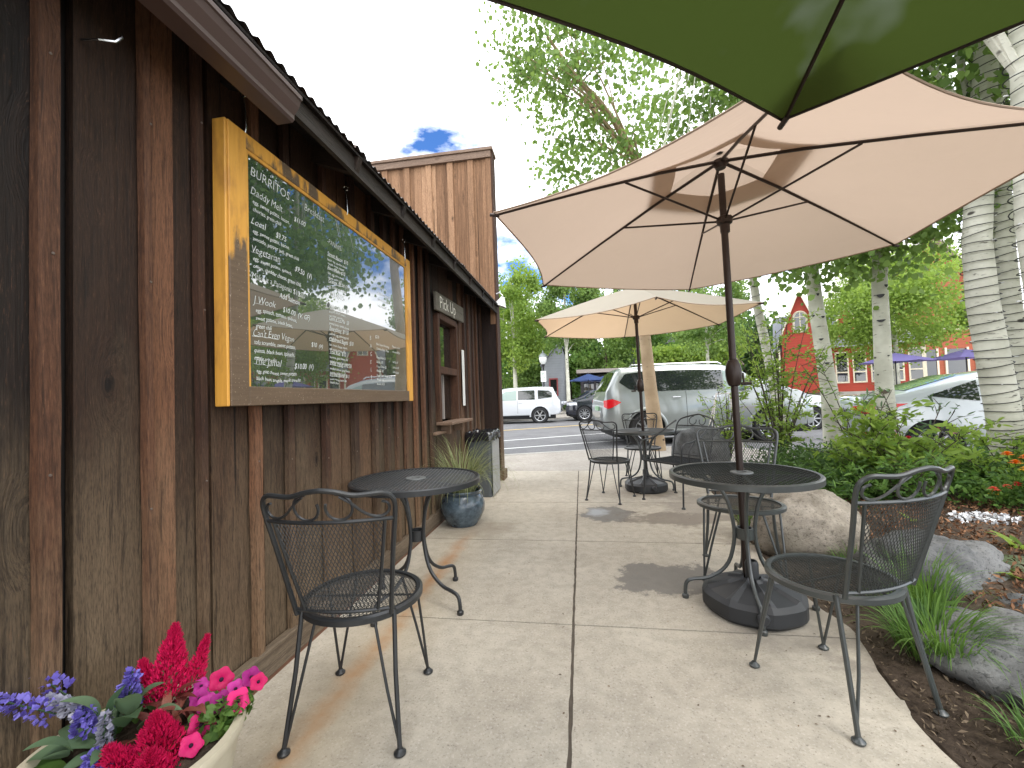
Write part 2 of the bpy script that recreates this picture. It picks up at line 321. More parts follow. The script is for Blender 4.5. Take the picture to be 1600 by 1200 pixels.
# ------------------------------------------------------------------ leaves
def leafmesh(name, P, size, mat, parent=None, asp=1.0, updir=0.0, tone=None, shape='round', jit=.35, dirs=None):
    """many small leaf faces at points P (n,3)"""
    n = len(P); P = np.asarray(P, float)
    a = nr.normal(size=(n, 3)); a[:, 2] = a[:, 2] * .6 + updir
    nrm = a / np.linalg.norm(a, axis=1)[:, None]
    if dirs is None: d = nr.normal(size=(n, 3))
    else: d = np.asarray(dirs, float) + nr.normal(size=(n, 3)) * .25
    d -= nrm * (d * nrm).sum(1)[:, None]; d /= np.linalg.norm(d, axis=1)[:, None] + 1e-9
    e = np.cross(nrm, d); s_ = size * (1 + nr.uniform(-jit, jit, n))[:, None]
    if shape == 'round': prof = [(-.5, 0), (-.25, .42), (.15, .46), (.55, 0), (.15, -.46), (-.25, -.42)]
    elif shape == 'oval': prof = [(0, 0), (.3, .22), (.65, .2), (1, 0), (.65, -.2), (.3, -.22)]
    else: prof = [(-.5, 0), (0, .5), (.5, 0), (0, -.5)]
    k = len(prof); V = np.zeros((n, k, 3))
    for i, (u, v) in enumerate(prof):
        V[:, i] = P + d * s_ * u + e * s_ * v * asp + nrm * s_ * (abs(v) * .25)
    me = bpy.data.meshes.new(name); me.vertices.add(n * k); me.vertices.foreach_set('co', V.ravel())
    me.loops.add(n * k); me.loops.foreach_set('vertex_index', np.arange(n * k, dtype=np.int32))
    me.polygons.add(n); me.polygons.foreach_set('loop_start', np.arange(0, n * k, k, dtype=np.int32)); me.polygons.foreach_set('loop_total', np.full(n, k, dtype=np.int32))
    t = nr.uniform(0, 1, n) if tone is None else np.clip(np.asarray(tone) + nr.uniform(-.25, .25, n), 0, 1)
    at = me.attributes.new('tone', 'FLOAT', 'POINT'); at.data.foreach_set('value', np.repeat(t, k).astype(np.float32))
    me.materials.append(mat); me.update(calc_edges=True)
    o = bpy.data.objects.new(name, me); col.objects.link(o)
    if parent is not None: o.parent = parent
    return o
def cloud(c, rad, n, nclus, cs=.35):
    """points in clusters inside an ellipsoid; returns points and a tone per point"""
    c = np.array(c); rad = np.array(rad); q = nr.normal(size=(nclus, 3)); q /= np.linalg.norm(q, axis=1)[:, None]
    q *= nr.uniform(.25, 1, nclus)[:, None] ** .5; cc = c + q * rad
    idx = nr.randint(0, nclus, n); sz = nr.uniform(.5, 1.3, nclus)[idx]
    P = cc[idx] + nr.normal(size=(n, 3)) * cs * sz[:, None] * np.array([1, 1, .7]); tn = nr.uniform(.2, .8, nclus)[idx]
    return P, tn, cc
def trunk_pts(b, t, bend=.1, n=8):
    b = Vector(b); t = Vector(t); off = Vector((rnd.uniform(-1, 1), rnd.uniform(-1, 1), 0)) * bend
    return [b.lerp(t, i / (n - 1)) + off * math.sin(math.pi * i / (n - 1)) for i in range(n)]
def tree(name, label, base, top, r0, r1, crowns, leaf, mat, bk, n, nclus=40, cs=.35, group=None, bend=.1, nl=10, shape='round', limb=1.0, tp=None):
    """crowns: list of (centre, radii) in world; trunk from base to top"""
    o = thing(name, label, 'tree', base, 0, group); B = Vector(base)
    mb = MB(); pts = tp or [p - B for p in trunk_pts(base, top, bend, 10)]
    if tp: pts = [Vector(p) - B for p in tp]
    m_ = len(pts); rr = [r0 + (r1 - r0) * i / (m_ - 1) for i in range(m_)]; rr[0] *= 1.12
    mb.tube(pts, rr, 14)
    Ps, Ts = [], []
    tw = sum((q[1][0] * q[1][1] * q[1][2]) ** .6 for q in crowns)
    for (c, rad) in crowns:
        P, T, cc = cloud(np.array(c) - np.array(base), rad, int(n * (rad[0] * rad[1] * rad[2]) ** .6 / tw), nclus, cs); Ps.append(P); Ts.append(T)
        for k in range(min(nl, nclus)):
            q = Vector(cc[k]); 
            cand = [i for i in range(m_) if pts[i].z < q.z - .1 and pts[i].z > .35 * pts[-1].z] or [m_ - 1]
            i = max(cand, key=lambda j: pts[j].z) if rnd.random() < .5 else rnd.choice(cand); s0 = pts[i]
            mid = s0.lerp(q, .5) + Vector((0, 0, .12 * (q - s0).length))
            ra = min(rr[i] * .45, .05) * limb; mb.tube([s0, s0.lerp(mid, .5) + Vector((0, 0, .02)), mid, q], [ra, ra * .8, ra * .55, ra * .2], 6)
    mb.build('trunk', bk, o)
    leafmesh('crown', np.vstack(Ps), leaf, mat, o, tone=np.concatenate(Ts), shape=shape)
    return o
# ================================================================== SETTING
WX = -1.42          # wall face
FY = 6.2            # return wall / false front plane
# far ground sheet
mb = MB(); mb.box(-600, 600, -30, 900, -.5, -.14); g = mb.build('ground', M_ground, smooth=False); tag(g, kind='structure')
CURB = [(-12, 4.7), (-1.63, 9.08), (0, 9.68), (2.6, 10.2), (3.5, 9.4), (3.9, 7.6), (4.7, 6.75), (10, 5.5), (18, 3.5)]
FARC = [(-20, 16.3), (-3.6, 23.6), (0, 25.5), (12, 30.8), (40, 36)]
mb = MB(); mb._add([(x, y, -.10) for x, y in CURB] + [(x, y, -.10) for x, y in FARC[::-1]], [tuple(range(len(CURB) + len(FARC)))]); tag(mb.build('road', M_asph, smooth=False), kind='structure')
def kerb(name, line, side, wid, mat):
    mb = MB(); P = [Vector((x, y, 0)) for x, y in line]; offs = []
    for i in range(len(P)):
        a = P[max(i - 1, 0)]; b = P[min(i + 1, len(P) - 1)]; t = (b - a).normalized(); offs.append(Vector((-t.y, t.x, 0)) * side)
    sec = [(0.0, -.14), (-.01, -.01), (.015, .006), (wid, .006)]
    mb.grid(lambda u, v: P[round(u * (len(P) - 1))] + offs[round(u * (len(P) - 1))] * sec[round(v * 3)][0] + Vector((0, 0, sec[round(v * 3)][1])), len(P) - 1, 3)
    return tag(mb.build(name, mat, smooth=False), kind='structure')
kerb('kerb', CURB, -1, .16, M_kerb); kerb('far_kerb', FARC, 1, .2, M_kerb)
# near street pavement (rough aggregate) under and behind the kerb
mb = MB(); mb._add([(x, y, .0) for x, y in CURB] + [(18, 2, 0), (18, -3, 0), (-12, -3, 0)], [tuple(range(len(CURB) + 3))])
# slabs of the terrace: each slab its own block with a dirt-filled groove between
tag(mb.build('pavement', M_conc2, smooth=False), kind='structure')
mb = MB(); ys = [-1.6, -.28, 1.0, 2.285, 3.585, 4.875, 6.1, 6.93]
def edgex(y):
    pts = [(-2, 1.25), (1.0, 1.14), (1.73, 1.12), (1.93, 1.17), (2.35, 1.26), (2.8, 1.22), (3.24, 1.24), (3.95, 1.28), (4.82, 1.5), (5.42, 1.48), (6.2, 1.7), (7, 1.9)]
    for (a, xa), (b, xb) in zip(pts, pts[1:]):
        if a <= y <= b: return xa + (xb - xa) * (y - a) / (b - a)
    return 1.2
for y0, y1 in zip(ys, ys[1:]):
    n = 30; P = [(-1.40, y1 - .005), (-1.40, y0 + .005)] + [(-.0905 + rnd.uniform(-.003, .002), y0 + .005 + (y1 - y0 - .01) * i / n) for i in range(n + 1)]; P += [(-.09 - 1.31 * i / 30, y1 - .004 + rnd.uniform(-.002, .0015)) for i in range(1, 30)]; mb.prism(P, -.1, .012)
    n = 14; P = [(-.078 + rnd.uniform(-.002, .003), y1 - .006 - (y1 - y0 - .012) * i / 30) for i in range(30)] + [(-.078, y0 + .006)] + [(edgex(y0 + (y1 - y0) * i / n) + rnd.uniform(-.012, .012), y0 + .006 + (y1 - y0 - .012) * i / n) for i in range(n + 1)]
    mb.prism(P, -.1, .012)
tag(mb.build('path', M_conc, smooth=False), kind='structure')
mb = MB(); mb.box(-1.41, 1.15, -1.6, 6.95, -.1, .0055); tag(mb.build('path_joint_dirt', simple('joint_dirt', (.11, .09, .07), .95, 0, .4, 30), smooth=False), kind='structure')
# road paint
def strip(name, a, b, wd, mat, z=-.094):
    a = Vector((*a, z)); b = Vector((*b, z)); t = (b - a).normalized(); n_ = Vector((-t.y, t.x, 0)) * wd / 2
    mb = MB(); mb._add([a - n_, b - n_, b + n_, a + n_], [(0, 1, 2, 3)]); return tag(mb.build(name, mat, smooth=False), kind='structure')
strip('road_line', (-10, 6.75), (3.2, 13.6), .12, M_white); strip('road_line', (-10, 8.3), (16, 24.2), .13, M_white)
strip('road_line', (-12, 11.3), (20, 32.2), .13, M_yel, -.092); strip('road_line', (6, 11.6), (24, 20.5), .14, M_white)
strip('road_line', (12, 19), (26, 24.5), .2, M_white)
# far sidewalk
mb = MB(); mb._add([(x, y, .004) for x, y in FARC] + [(46, 44, .004), (-30, 30, .004)], [tuple(range(len(FARC) + 2))]); tag(mb.build('far_pavement', M_conc2, smooth=False), kind='structure')
# planting bed: soil with a gentle swell
def bedh(x, y):
    d = x - edgex(min(max(y, -2), 7)); s = min(max(d / 1.3, 0), 1); s = s * s * (3 - 2 * s)
    return .008 + .15 * s
bx = np.concatenate([np.linspace(0, 3, 70), np.linspace(3.15, 14, 30)])
def bedpt(u, v):
    y = -2 + v * 8.9; x = edgex(min(max(y, -2), 7)) - .05 + bx[round(u * (len(bx) - 1))]
    lim = 6.55 + (0.6 if x < 4.6 else max(-3.6, -.25 * (x - 4.6)))
    yy = min(y, lim); h = bedh(x, yy) + .022 * math.sin(x * 9 + yy * 3) * math.sin(yy * 8 - x * 4) + rnd.uniform(-.009, .009)
    if v > .995 or y > lim: h = -.05 if y > lim else h
    return (x, yy, max(h, .007) if u > .0 else -.03)
mb = MB(); mb.grid(bedpt, len(bx) - 1, 130); tag(mb.build('garden_soil', M_soil), kind='structure')
# hills
mb = MB()
def hill(u, v):
    x = -260 + 620 * u; y = 110 + 160 * v; z = (4 + 8 * v) * (1 + .35 * math.sin(x * .021) + .2 * math.sin(x * .05 + 1)) * min(1, v * 4); return (x, y, z - 1)
mb.grid(hill, 60, 16); tag(mb.build('hill', simple('forest_hill', (.035, .065, .03), .95, 0, .5, .2)), kind='structure')

# ================================================================== CAFE BUILDING
cafe = thing('cafe_building', 'dark board-and-batten cafe wall with low corrugated eave and tall plank false front', 'building', (0, 0, 0))
mb = MB(); y = -1.6; by = [-.95, -.62, -.3, .02, .34]
bat = [-.95, -.6, -.25, .07, .34, .64, .93, 1.20, 1.40, 1.67, 1.89, 2.19, 2.50, 2.76, 2.95, 3.12, 3.29, 3.50, 3.69, 3.89, 5.12, 5.34, 5.56, 5.78, 6.0]
import bisect
bw = [.075, .06, .07, .06, .07, .055, .055, .03, .035, .05, .05, .045, .06, .05, .06, .05, .05, .05, .055, .06, .05, .05, .05, .05, .05]
edges = [-1.6] + bat + [FY]
for i, (a, b) in enumerate(zip(edges, edges[1:])):
    k = max(1, round((b - a) / .21)); k = 2 if (b - a) > .30 and i % 3 == 0 else 1
    if b - a > 1: k = 7
    for j in range(k):
        a_ = a + (bw[i - 1] / 2 + (.045 if a < 2.3 else .028) if 0 < i <= len(bw) and b - a < 1 and b - a > .14 else 0); ya = a_ + (b - a_) * j / k if j else a_; yb = a_ + (b - a_) * (j + 1) / k; mb.ct = rnd.random()
        off = rnd.uniform(-.007, .007)
        if ya > 3.8 and yb < 5.2:      # around the pick-up window
            cy = (ya + yb) / 2
            if 4.12 < cy < 4.78: mb.box(WX - .03, WX + off, ya + .0028, yb - .0028, .0, .96); mb.box(WX - .03, WX + off, ya + .0028, yb - .0028, 2.06, 2.75); continue
        mb.box(WX - .03, WX + off, ya + .0028, yb - .0028, 0, 2.75)
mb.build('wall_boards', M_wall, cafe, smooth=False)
mb = MB()
for y, wd in zip(bat, bw):
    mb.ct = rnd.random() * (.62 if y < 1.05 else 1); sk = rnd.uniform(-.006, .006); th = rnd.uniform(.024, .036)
    vs = []
    n = 12
    for i in range(n + 1):
        z = .14 + (2.72 - .14) * i / n; wv = rnd.uniform(-.0025, .0025); yy = y + sk * (z - 1.3)
        for (dx, dy) in ((0.005, -wd / 2), (th, -wd / 2 + .003), (th, wd / 2 - .003), (0.005, wd / 2)): vs.append((WX + dx, yy + dy + wv, z))
    fs = [(i * 4 + k, i * 4 + k + 1, (i + 1) * 4 + k + 1, (i + 1) * 4 + k) for i in range(n) for k in range(3)]
    mb._add(vs, fs + [(3, 2, 1, 0)])
    mb.cm = 1
    for z in (.32, .95, 1.6, 2.25):
        zz = z + rnd.uniform(-.12, .12); mb.lathe([(.0, .003), (.0035, .0025), (.004, 0)], 8, M=Matrix.Translation((WX + th, y + rnd.uniform(-.008, .008), zz)) @ Matrix.Rotation(R(90), 4, 'Y'))
    mb.cm = 0
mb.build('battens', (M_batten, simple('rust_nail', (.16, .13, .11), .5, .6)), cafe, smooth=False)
# lone wide reddish board beside the second batten
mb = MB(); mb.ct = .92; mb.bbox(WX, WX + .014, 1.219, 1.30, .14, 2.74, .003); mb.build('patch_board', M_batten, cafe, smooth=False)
# base board
mb = MB()
for a, b in ((-1.6, .9), (.905, 3.33), (3.335, 6.18)): mb.ct = rnd.random(); mb.bbox(WX + .004, WX + .046, a, b, .03, .145, .004)
mb.build('base_board', M_trim, cafe, smooth=False)
mb = MB(); mb.ct = .3; mb.bbox(WX + .004, WX + .04, -1.6, 6.18, .0, .029, .003); mb.build('sill_plate', simple('rusty_sill', (.16, .075, .045), .8, 0, .4, 9), cafe, smooth=False)
# inner dark backing so that nothing shows through the joints
mb = MB(); mb.box(WX - .5, WX - .04, -1.6, 4.1, 0, 2.74); mb.box(WX - .5, WX - .04, 4.82, FY, 0, 2.74); mb.box(WX - .5, WX - .25, 4.1, 4.82, 0, 2.74); mb.build('inner_wall', simple('inner_dark', (.012, .01, .009), .9), cafe, smooth=False)
# roof: corrugated sheet sloping up to the left, rafters and fascia
EX, EZ = -1.14, 2.575; sl = math.tan(R(20))
mb = MB(); nC = 1100
def corr(u, v):
    y = -1.6 + (FY + 1.55) * u; x = EX - 4.8 * v; return (x, y, EZ + (EX - x) * sl + .009 * math.sin(2 * math.pi * y / .066) + (0.012 if (y % 2.1) < .12 else 0))
mb.grid(corr, nC, 3); n0 = len(mb.v)
mb.build('corrugated_roof', M_corr, cafe)
mb = MB()
y = -1.5
while y < FY: mb.ct = rnd.random(); M_ = Matrix.Translation((EX - .02, y, EZ - .075)) @ Matrix.Rotation(math.atan(sl), 4, 'Y'); mb.box(-1.2, 0, -.022, .022, -.045, .045, M_); y += .61
mb.build('rafters', M_darkwood, cafe, smooth=False)
mb = MB(); M_ = Matrix.Translation((EX, 0, EZ - .02)) @ Matrix.Rotation(math.atan(sl), 4, 'Y'); mb.box(-4.7, .0, -1.6, FY - .01, -.012, -.002, M_); mb.build('roof_deck', M_darkwood, cafe, smooth=False)
mb = MB(); mb.box(EX - .055, EX - .03, -1.6, FY - .02, EZ - .12, EZ - .025); mb.build('fascia', wood('fascia_wood', (.02, .016, .013), (.05, .04, .032), (.08, .065, .05), axis='y'), cafe, smooth=False)
# gutter with ogee face, ends at y 1.62
mb = MB(); sec = [(-.115, .0), (-.115, -.105), (-.045, -.105), (-.035, -.095), (-.035, -.078), (-.012, -.045), (-.004, -.02), (.004, -.018), (.004, 0), (-.006, 0), (-.006, -.008), (-.02, -.04), (-.045, -.09), (-.105, -.09), (-.105, 0)]
sec = [(x + EX + .02, z + 2.505) for x, z in sec]; n = len(sec); vs = [(x, yy, z) for yy in (-1.6, 1.62) for x, z in sec]
mb._add(vs, [(i, (i + 1) % n, n + (i + 1) % n, n + i) for i in range(n)] + [tuple(n + i for i in range(9))[::1]]); mb.build('gutter', M_gutter, cafe, smooth=False)
# false front
mb = MB(); x = -1.2; bf = []
xs_b = [-1.2, -1.34, -1.43, -1.60, -1.72, -1.93, -2.06, -2.29, -2.41, -2.64, -2.77, -3.0, -3.12, -3.35, -3.48, -3.7, -3.85, -4.1, -4.25, -4.5, -4.7, -5.0]
for a, b in zip(xs_b, xs_b[1:]):
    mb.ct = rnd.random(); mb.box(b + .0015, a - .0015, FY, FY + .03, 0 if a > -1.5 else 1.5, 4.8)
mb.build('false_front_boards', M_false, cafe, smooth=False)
mb = MB()
for x in (-1.23, -1.515, -1.83, -2.17, -2.52, -2.88, -3.24, -3.59, -3.97, -4.37):
    mb.ct = rnd.random(); mb.bbox(x - .045, x + .045, FY - .024, FY - .001, 2.3, 4.8, .003)
mb.build('false_front_battens', M_false, cafe, smooth=False)
mb = MB(); mb.ct = .5; mb.bbox(-5.0, -1.19, FY - .05, FY - .002, 4.80, 4.90, .004); mb.bbox(-5.0, -1.16, FY - .07, FY + .24, 4.902, 4.95, .005); mb.build('coping', M_capwood, cafe, smooth=False)
mb = MB(); mb.ct = .5; mb.bbox(-1.199, -1.175, FY - .03, FY + .2, 0.15, 4.9, .004); mb.build('corner_board', M_batten, cafe, smooth=False)
mb = MB(); mb.ct = .1; mb.box(-1.42, -1.2, FY - .012, FY - .001, .0, 2.6); mb.build('return_boards', wood('return_wood', (.012, .008, .007), (.03, .016, .012), (.05, .025, .018), bleach=(.05, .03, .02)), cafe, smooth=False)
mb = MB(); mb.ct = .5; mb.bbox(-1.3, -1.14, FY - .06, FY + .22, .0, .15, .004); mb.build('corner_plinth', M_batten, cafe, smooth=False)
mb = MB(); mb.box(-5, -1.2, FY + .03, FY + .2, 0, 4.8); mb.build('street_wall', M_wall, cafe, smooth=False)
# pick-up window: frame, upper sash pane, lower slider, shelf
win = MB(); F0, F1, Z0, Z1 = 4.15, 4.76, .99, 2.05
for (a, b, c, d) in ((F0 - .05, F0 + .012, Z0 - .03, Z1 + .03), (F1 - .012, F1 + .05, Z0 - .03, Z1 + .03)): win.ct = .55; win.bbox(WX - .1, WX + .035, a, b, c, d, .004)
win.bbox(WX - .1, WX + .036, F0 + .012, F1 - .012, Z1 - .02, Z1 + .05, .004); win.bbox(WX - .1, WX + .03, F0 + .012, F1 - .012, 1.475, 1.55, .004)
wo = win.build('window', M_batten, cafe, smooth=False)
gl = MT('window_glass', .03, 0, .5); gl.base((.012, .014, .014)); gl.b.inputs['Coat Weight'].default_value = 1; gl.b.inputs['Coat Roughness'].default_value = .02; gl.b.inputs['Coat IOR'].default_value = 1.7; M_glass = gl.m
mb = MB(); mb.box(WX - .05, WX - .044, F0 + .01, F1 - .01, 1.55, 2.03); mb.build('pane', M_glass, wo, smooth=False)
mb = MB(); mb.box(WX - .06, WX - .054, F0 + .01, F1 - .01, 1.0, 1.475); mb.build('pane', M_glass, wo, smooth=False)
mb = MB(); 
for a in (4.30, 4.42): mb.box(WX - .05, WX - .03, a, a + .022, 1.0, 1.475)
mb.build('sash', simple('sash_grey', (.30, .27, .25), .6), wo, smooth=False)
mb = MB(); mb.ct = .6; mb.bbox(WX + .002, WX + .17, 4.06, 4.86, .955, .985, .004); mb.box(WX + .002, WX + .1, 4.2, 4.24, .86, .954); mb.box(WX + .002, WX + .1, 4.66, 4.70, .86, .954); mb.bbox(WX + .002, WX + .06, 3.9, 4.3, .87, .895, .003)
mb.build('shelf', wood('shelf_wood', (.10, .06, .04), (.2, .13, .09), (.3, .2, .14), axis='y'), wo, smooth=False)

# ------------------------------------------------------------------ writing helper
def text_mesh(lines, depth=0, off=0.0):
    """lines: (string, x, z, size, shear, xscale) -> MB in the x-z plane"""
    mb = MB()
    for (s, x, z, size, sh, xs_) in lines:
        cu = bpy.data.curves.new('t', 'FONT'); cu.body = s; cu.size = size; cu.shear = sh; cu.extrude = depth; cu.resolution_u = 2; cu.offset = off if off else (-.0006 if size > .04 else 0)
        ob = bpy.data.objects.new('t', cu); col.objects.link(ob); dg = bpy.context.evaluated_depsgraph_get(); me = ob.evaluated_get(dg).to_mesh()
        mb._add([(x + v.co.x * xs_, -v.co.z, z + v.co.y) for v in me.vertices], [tuple(p.vertices) for p in me.polygons])
        ob.evaluated_get(dg).to_mesh_clear(); bpy.data.objects.remove(ob); bpy.data.curves.remove(cu)
    return mb
def onwall(mb, x, y0):      # (x,z) text plane -> wall plane: text runs along +y, faces +x
    mb.v = [(x - v[1], y0 + v[0], v[2]) for v in mb.v]; return mb
# ------------------------------------------------------------------ menu board
board = thing('menu_board', 'long chalk menu board in thick yellow and worn brown timber frame under the eave', 'menu board', (-1.38, 2.25, 1.2))
BL = Vector((-1.38, 2.25, 1.2))
fw = MT('board_varnish', .5, 0, .4); p = fw.pos(); z = fw.sep(p)[2]; yv = fw.sep(p)[1]
n1 = fw.noise(fw.map(p, (1, 1, .35)), 9, 5, .6); g1 = fw.noise(fw.map(p, (1, 1, .06)), 70, 4)
g2 = fw.noise(fw.map(p, (1, .06, 1)), 70, 4)
yel = fw.mix(g1, (.50, .23, .035), (.72, .38, .07)); yel = fw.mix(fw.math('MULTIPLY', fw.ramp(n1, [(.38, .8), (.48, 0)]), .5), yel, (.22, .09, .03))
brn = fw.mix(g2, (.075, .048, .028), (.16, .11, .07)); scr = fw.noise(p, 120, 2); brn = fw.mix(fw.math('MULTIPLY', fw.ramp(scr, [(.66, 0), (.70, 1)]), .6), brn, (.45, .38, .28))
t = fw.attr('tone'); mk = fw.mrange(fw.math('ADD', fw.math('SUBTRACT', z, t), fw.math('MULTIPLY', fw.math('SUBTRACT', n1, .5), .9)), -.04, .04, 1, 0)
fw.base(fw.mix(mk, yel, brn)); fw.bump(g1, .3, .003); M_frame = fw.m
mb = MB(); X0, X1 = -1.392, -1.342; Y0, Y1, ZA, ZB = 1.475, 3.31, 1.205, 2.35
def rel(mb): mb.v = [tuple(Vector(v) - BL) for v in mb.v]; return mb
fr = MB(); fr.ct = 1.84; fr.bbox(X0, X1, Y0, Y0 + .095, ZA, ZB, .003)           # left stile
fr.ct = 1.1; fr.bbox(X0, X1, Y1 - .075, Y1, ZA, ZB, .003)                       # right stile
fr.ct = 3.0; fr.bbox(X0, X1 - .001, Y0 + .095, Y1 - .075, ZA, ZA + .08, .003)    # bottom rail
fr.ct = 2.28; fr.bbox(X0, X1 - .001, Y0 + .095, Y1 - .075, ZB - .065, ZB, .003)
fr.ct = 0.0
for (a, b, c, d) in ((Y0 + .095, Y0 + .108, ZA + .08, ZB - .065), (Y1 - .09, Y1 - .0755, ZA + .08, ZB - .065)): fr.box(X0 + .01, X1 - .006, a, b, c, d)
fr.box(X0 + .01, X1 - .006, Y0 + .109, Y1 - .091, ZB - .08, ZB - .0655)
rel(fr).build('frame', M_frame, board, smooth=False)
# bright side board (the unworn edge facing the viewer)
sb = MB(); sb.ct = 0; sb.bbox(X0 - .012, X1 - .004, Y0 - .014, Y0 - .0005, ZA, ZB, .003); rel(sb).build('side_board', M_frame, board, smooth=False)
bd = MT('green_chalkboard', .22, 0, .5); nb = bd.noise(bd.pos(), 3, 4); bd.base(bd.mix(nb, (.012, .022, .018), (.025, .042, .034)))
bd.b.inputs['Coat Weight'].default_value = 1; bd.b.inputs['Coat Roughness'].default_value = .012; bd.b.inputs['Coat IOR'].default_value = 2.8
mb = MB(); mb.box(-1.38, -1.354, Y0 + .09, Y1 - .07, ZA + .07, ZB - .06); rel(mb).build('chalkboard', bd.m, board, smooth=False)
ch = MT('chalk_white', .9, 0, .1); ch.base((.62, .64, .61)); M_chalk = ch.m
TX = []
def item(x, z, head, price, subs, hs=.060, ss=.031, xs_=.86):
    TX.append((head, x, z, hs, .25, xs_)); TX.append((price, x + .022 + len(head) * hs * .50 * xs_, z - .004, hs * .78, .25, xs_))
    TX.append(('_' * max(3, int(len(head) * .95)), x, z + .004, hs * .9, 0, .62 * xs_))
    for i, s_ in enumerate(subs): TX.append((s_, x + .01, z - hs * .60 - i * (ss * 1.12), ss, .2, xs_))
TX += [('BURRITOS -', .0, .895, .075, .15, .9), ('Breakfast', .36, .90, .068, .2, .85)]
item(.0, .815, 'Daddy Melt', '$11.00', ['egg, sweet potato, bacon,', 'chorizo, green chili'])
item(.0, .685, 'Local', '$9.75', ['egg, sweet potato, bacon,', 'avocado, pepper jack, green chili'])
item(.0, .560, 'Vegetarian', '$9.50  (V)', ['egg, sweet potato, spinach,', 'onion, cheddar cheese, green chili'])
TX += [('Make it a Patagonia $12.00', .0, .440, .05, .2, .82), ('Add Salmon', .17, .395, .042, .2, .85)]
item(.01, .335, 'J Wook', '$10.00  (V, GF)', ['egg, spinach, tomato, quinoa,', 'sweet potato, black bean,', 'green chili'])
item(.0, .195, "Can't Even Vegan", '$10  (V)', ['tofu scramble, sweet potato,', 'quinoa, black bean, spinach,', 'maple sriracha'], .055)
item(.01, .075, 'The Jamal', '$10.00  (V)', ['egg, goat cheese, sweet potato,', 'black bean, arugula, maple sriracha'], .06, .028)
TX += [('-PANINIS-', .56, .80, .05, .15, .85), ('-TOASTS-', .56, .50, .06, .1, .85)]
def small(x, z, head, subs, hs=.042, ss=.024):
    TX.append((head, x, z, hs, .2, .85)); TX.append(('_' * int(len(head) * .9), x, z + .003, hs * .9, 0, .55))
    for i, s_ in enumerate(subs): TX.append((s_, x, z - hs * .66 - i * ss * .98, ss, .15, .85))
small(.56, .735, 'Street Bacon  $10', ['bacon, egg, cheddar cheese,', 'tomato, onion, roasted', 'pepper, basil pesto'])
small(.56, .655, 'Ham Melt  $10', ['ham, egg, swiss cheese,', 'spinach, onion, aioli'])
small(.56, .580, 'Granny  $9.50 (V)', ['egg, cheddar, green apple'])
small(.56, .435, 'Where I\'m At  $9', ['avocado, lemon, tomato,', 'red onion, sprouts'])
small(.56, .365, 'Give it To Me  $9', ['peanut butter, banana, honey'])
small(.56, .305, 'Everything  $9.50', ['avocado, egg, seasoning, and', 'cream cheese'])
small(.56, .245, 'Cabin and Bagels  $10', ['lox, cream cheese, capers,', 'red onion, tomato, dill'])
small(.56, .175, 'Trail Run  $10', ['hummus, goat cheese, and', 'spinach, roasted red pepper'])
small(.56, .110, 'Wild Thing  $10.50', ['smoked salmon, goat cheese,', 'arugula, pickled onion'])
small(.56, .045, "It's the Bomb  $11", ['spinach, tomato, bacon, egg,', 'balsamic glaze'], .036, .02)
for i, c_ in enumerate('BAGELS'): TX.append((c_, 1.02, .31 - i * .053, .052, .1, .9))
TX += [('$2.50', 1.10, .335, .034, .15, .85)]
for i, s_ in enumerate(['Plain, Sesame, Everything,', 'Cinnamon Raisin, Asiago', '', 'Honey Butter  $1', 'Butter  $.75', 'Cream Cheese  $2', 'Hummus  $2', 'Veggie Cream Cheese  $2.50', 'Avocado  $2', 'Nutella  $1.50']): TX.append((s_, 1.11, .285 - i * .031, .027, .15, .82))
for i, s_ in enumerate(['Please let us know', 'about any allergies', '', 'Iced Tea  $3', 'Lemonade  $3', 'Coffee  $2.50']): TX.append((s_, 1.36, .30 - i * .038, .026, .15, .8))
for i, s_ in enumerate(['add bacon, ham,', 'sausage or avocado $2', 'gluten free bread $1', 'Side of chips $2']): TX.append((s_, 1.15, .70 - i * .045, .03, .15, .8))
tm = onwall(text_mesh([(a, b, c, d * (.80 if d > .04 else .86), e, f * 1.0) for a, b, c, d, e, f in TX], 0, 0), -1.3528, Y0 + .125)
def hand(v):
    q = Vector((v[1] * 26, v[2] * 30, 0)); return (v[0], v[1] + .0035 * mnoise.noise(q) + .005 * mnoise.noise(q * .22), v[2] * .98 + ZA + .105 + .0045 * mnoise.noise(q + Vector((9, 3, 1))) + .012 * mnoise.noise(q * .12 + Vector((3, 3, 3))))
tm.v = [hand(v) for v in tm.v]
# keep the writing inside the board
rel(tm).build('chalk_writing', M_chalk, board, smooth=False)
# ------------------------------------------------------------------ hooks
M_chrome = simple('hook_steel', (.55, .55, .55), .25, 1, .05)
for i, (y, z, lb) in enumerate(((1.56, 2.50, 'steel eye hook holding the near corner of the menu board'), (2.35, 2.48, 'steel hook above the middle of the menu board'), (3.2, 2.47, 'steel hook above the far corner of the menu board'))):
    h = MB(); h.tube([(math.cos(a) * .014, 0, .03 + math.sin(a) * .014) for a in np.linspace(.3, 5.6, 12)], .0022, 6); h.tube([(0, 0, .016), (.004, .004, -.03), (.006, .006, -.11), (.0, .008, -.13), (-.008, .008, -.12)], .0026, 6); h.tube([(0, 0, .044), (0, 0, .075)], .002, 6)
    ho = h.build('hanging_hook', M_chrome); ho.location = (-1.345, y, z - .02); tag(ho, lb, 'hook', 'hooks holding up the menu board')
h = MB(); h.tube([(0, 0, 0), (.05, .01, 0), (.075, .035, .01), (.08, .05, .035), (.07, .055, .05)], .004, 6); ho = h.build('wall_hook', M_chrome); ho.location = (-1.415, 1.02, 2.3); tag(ho, 'bent steel hook screwed into the dark boards near the gutter', 'hook')
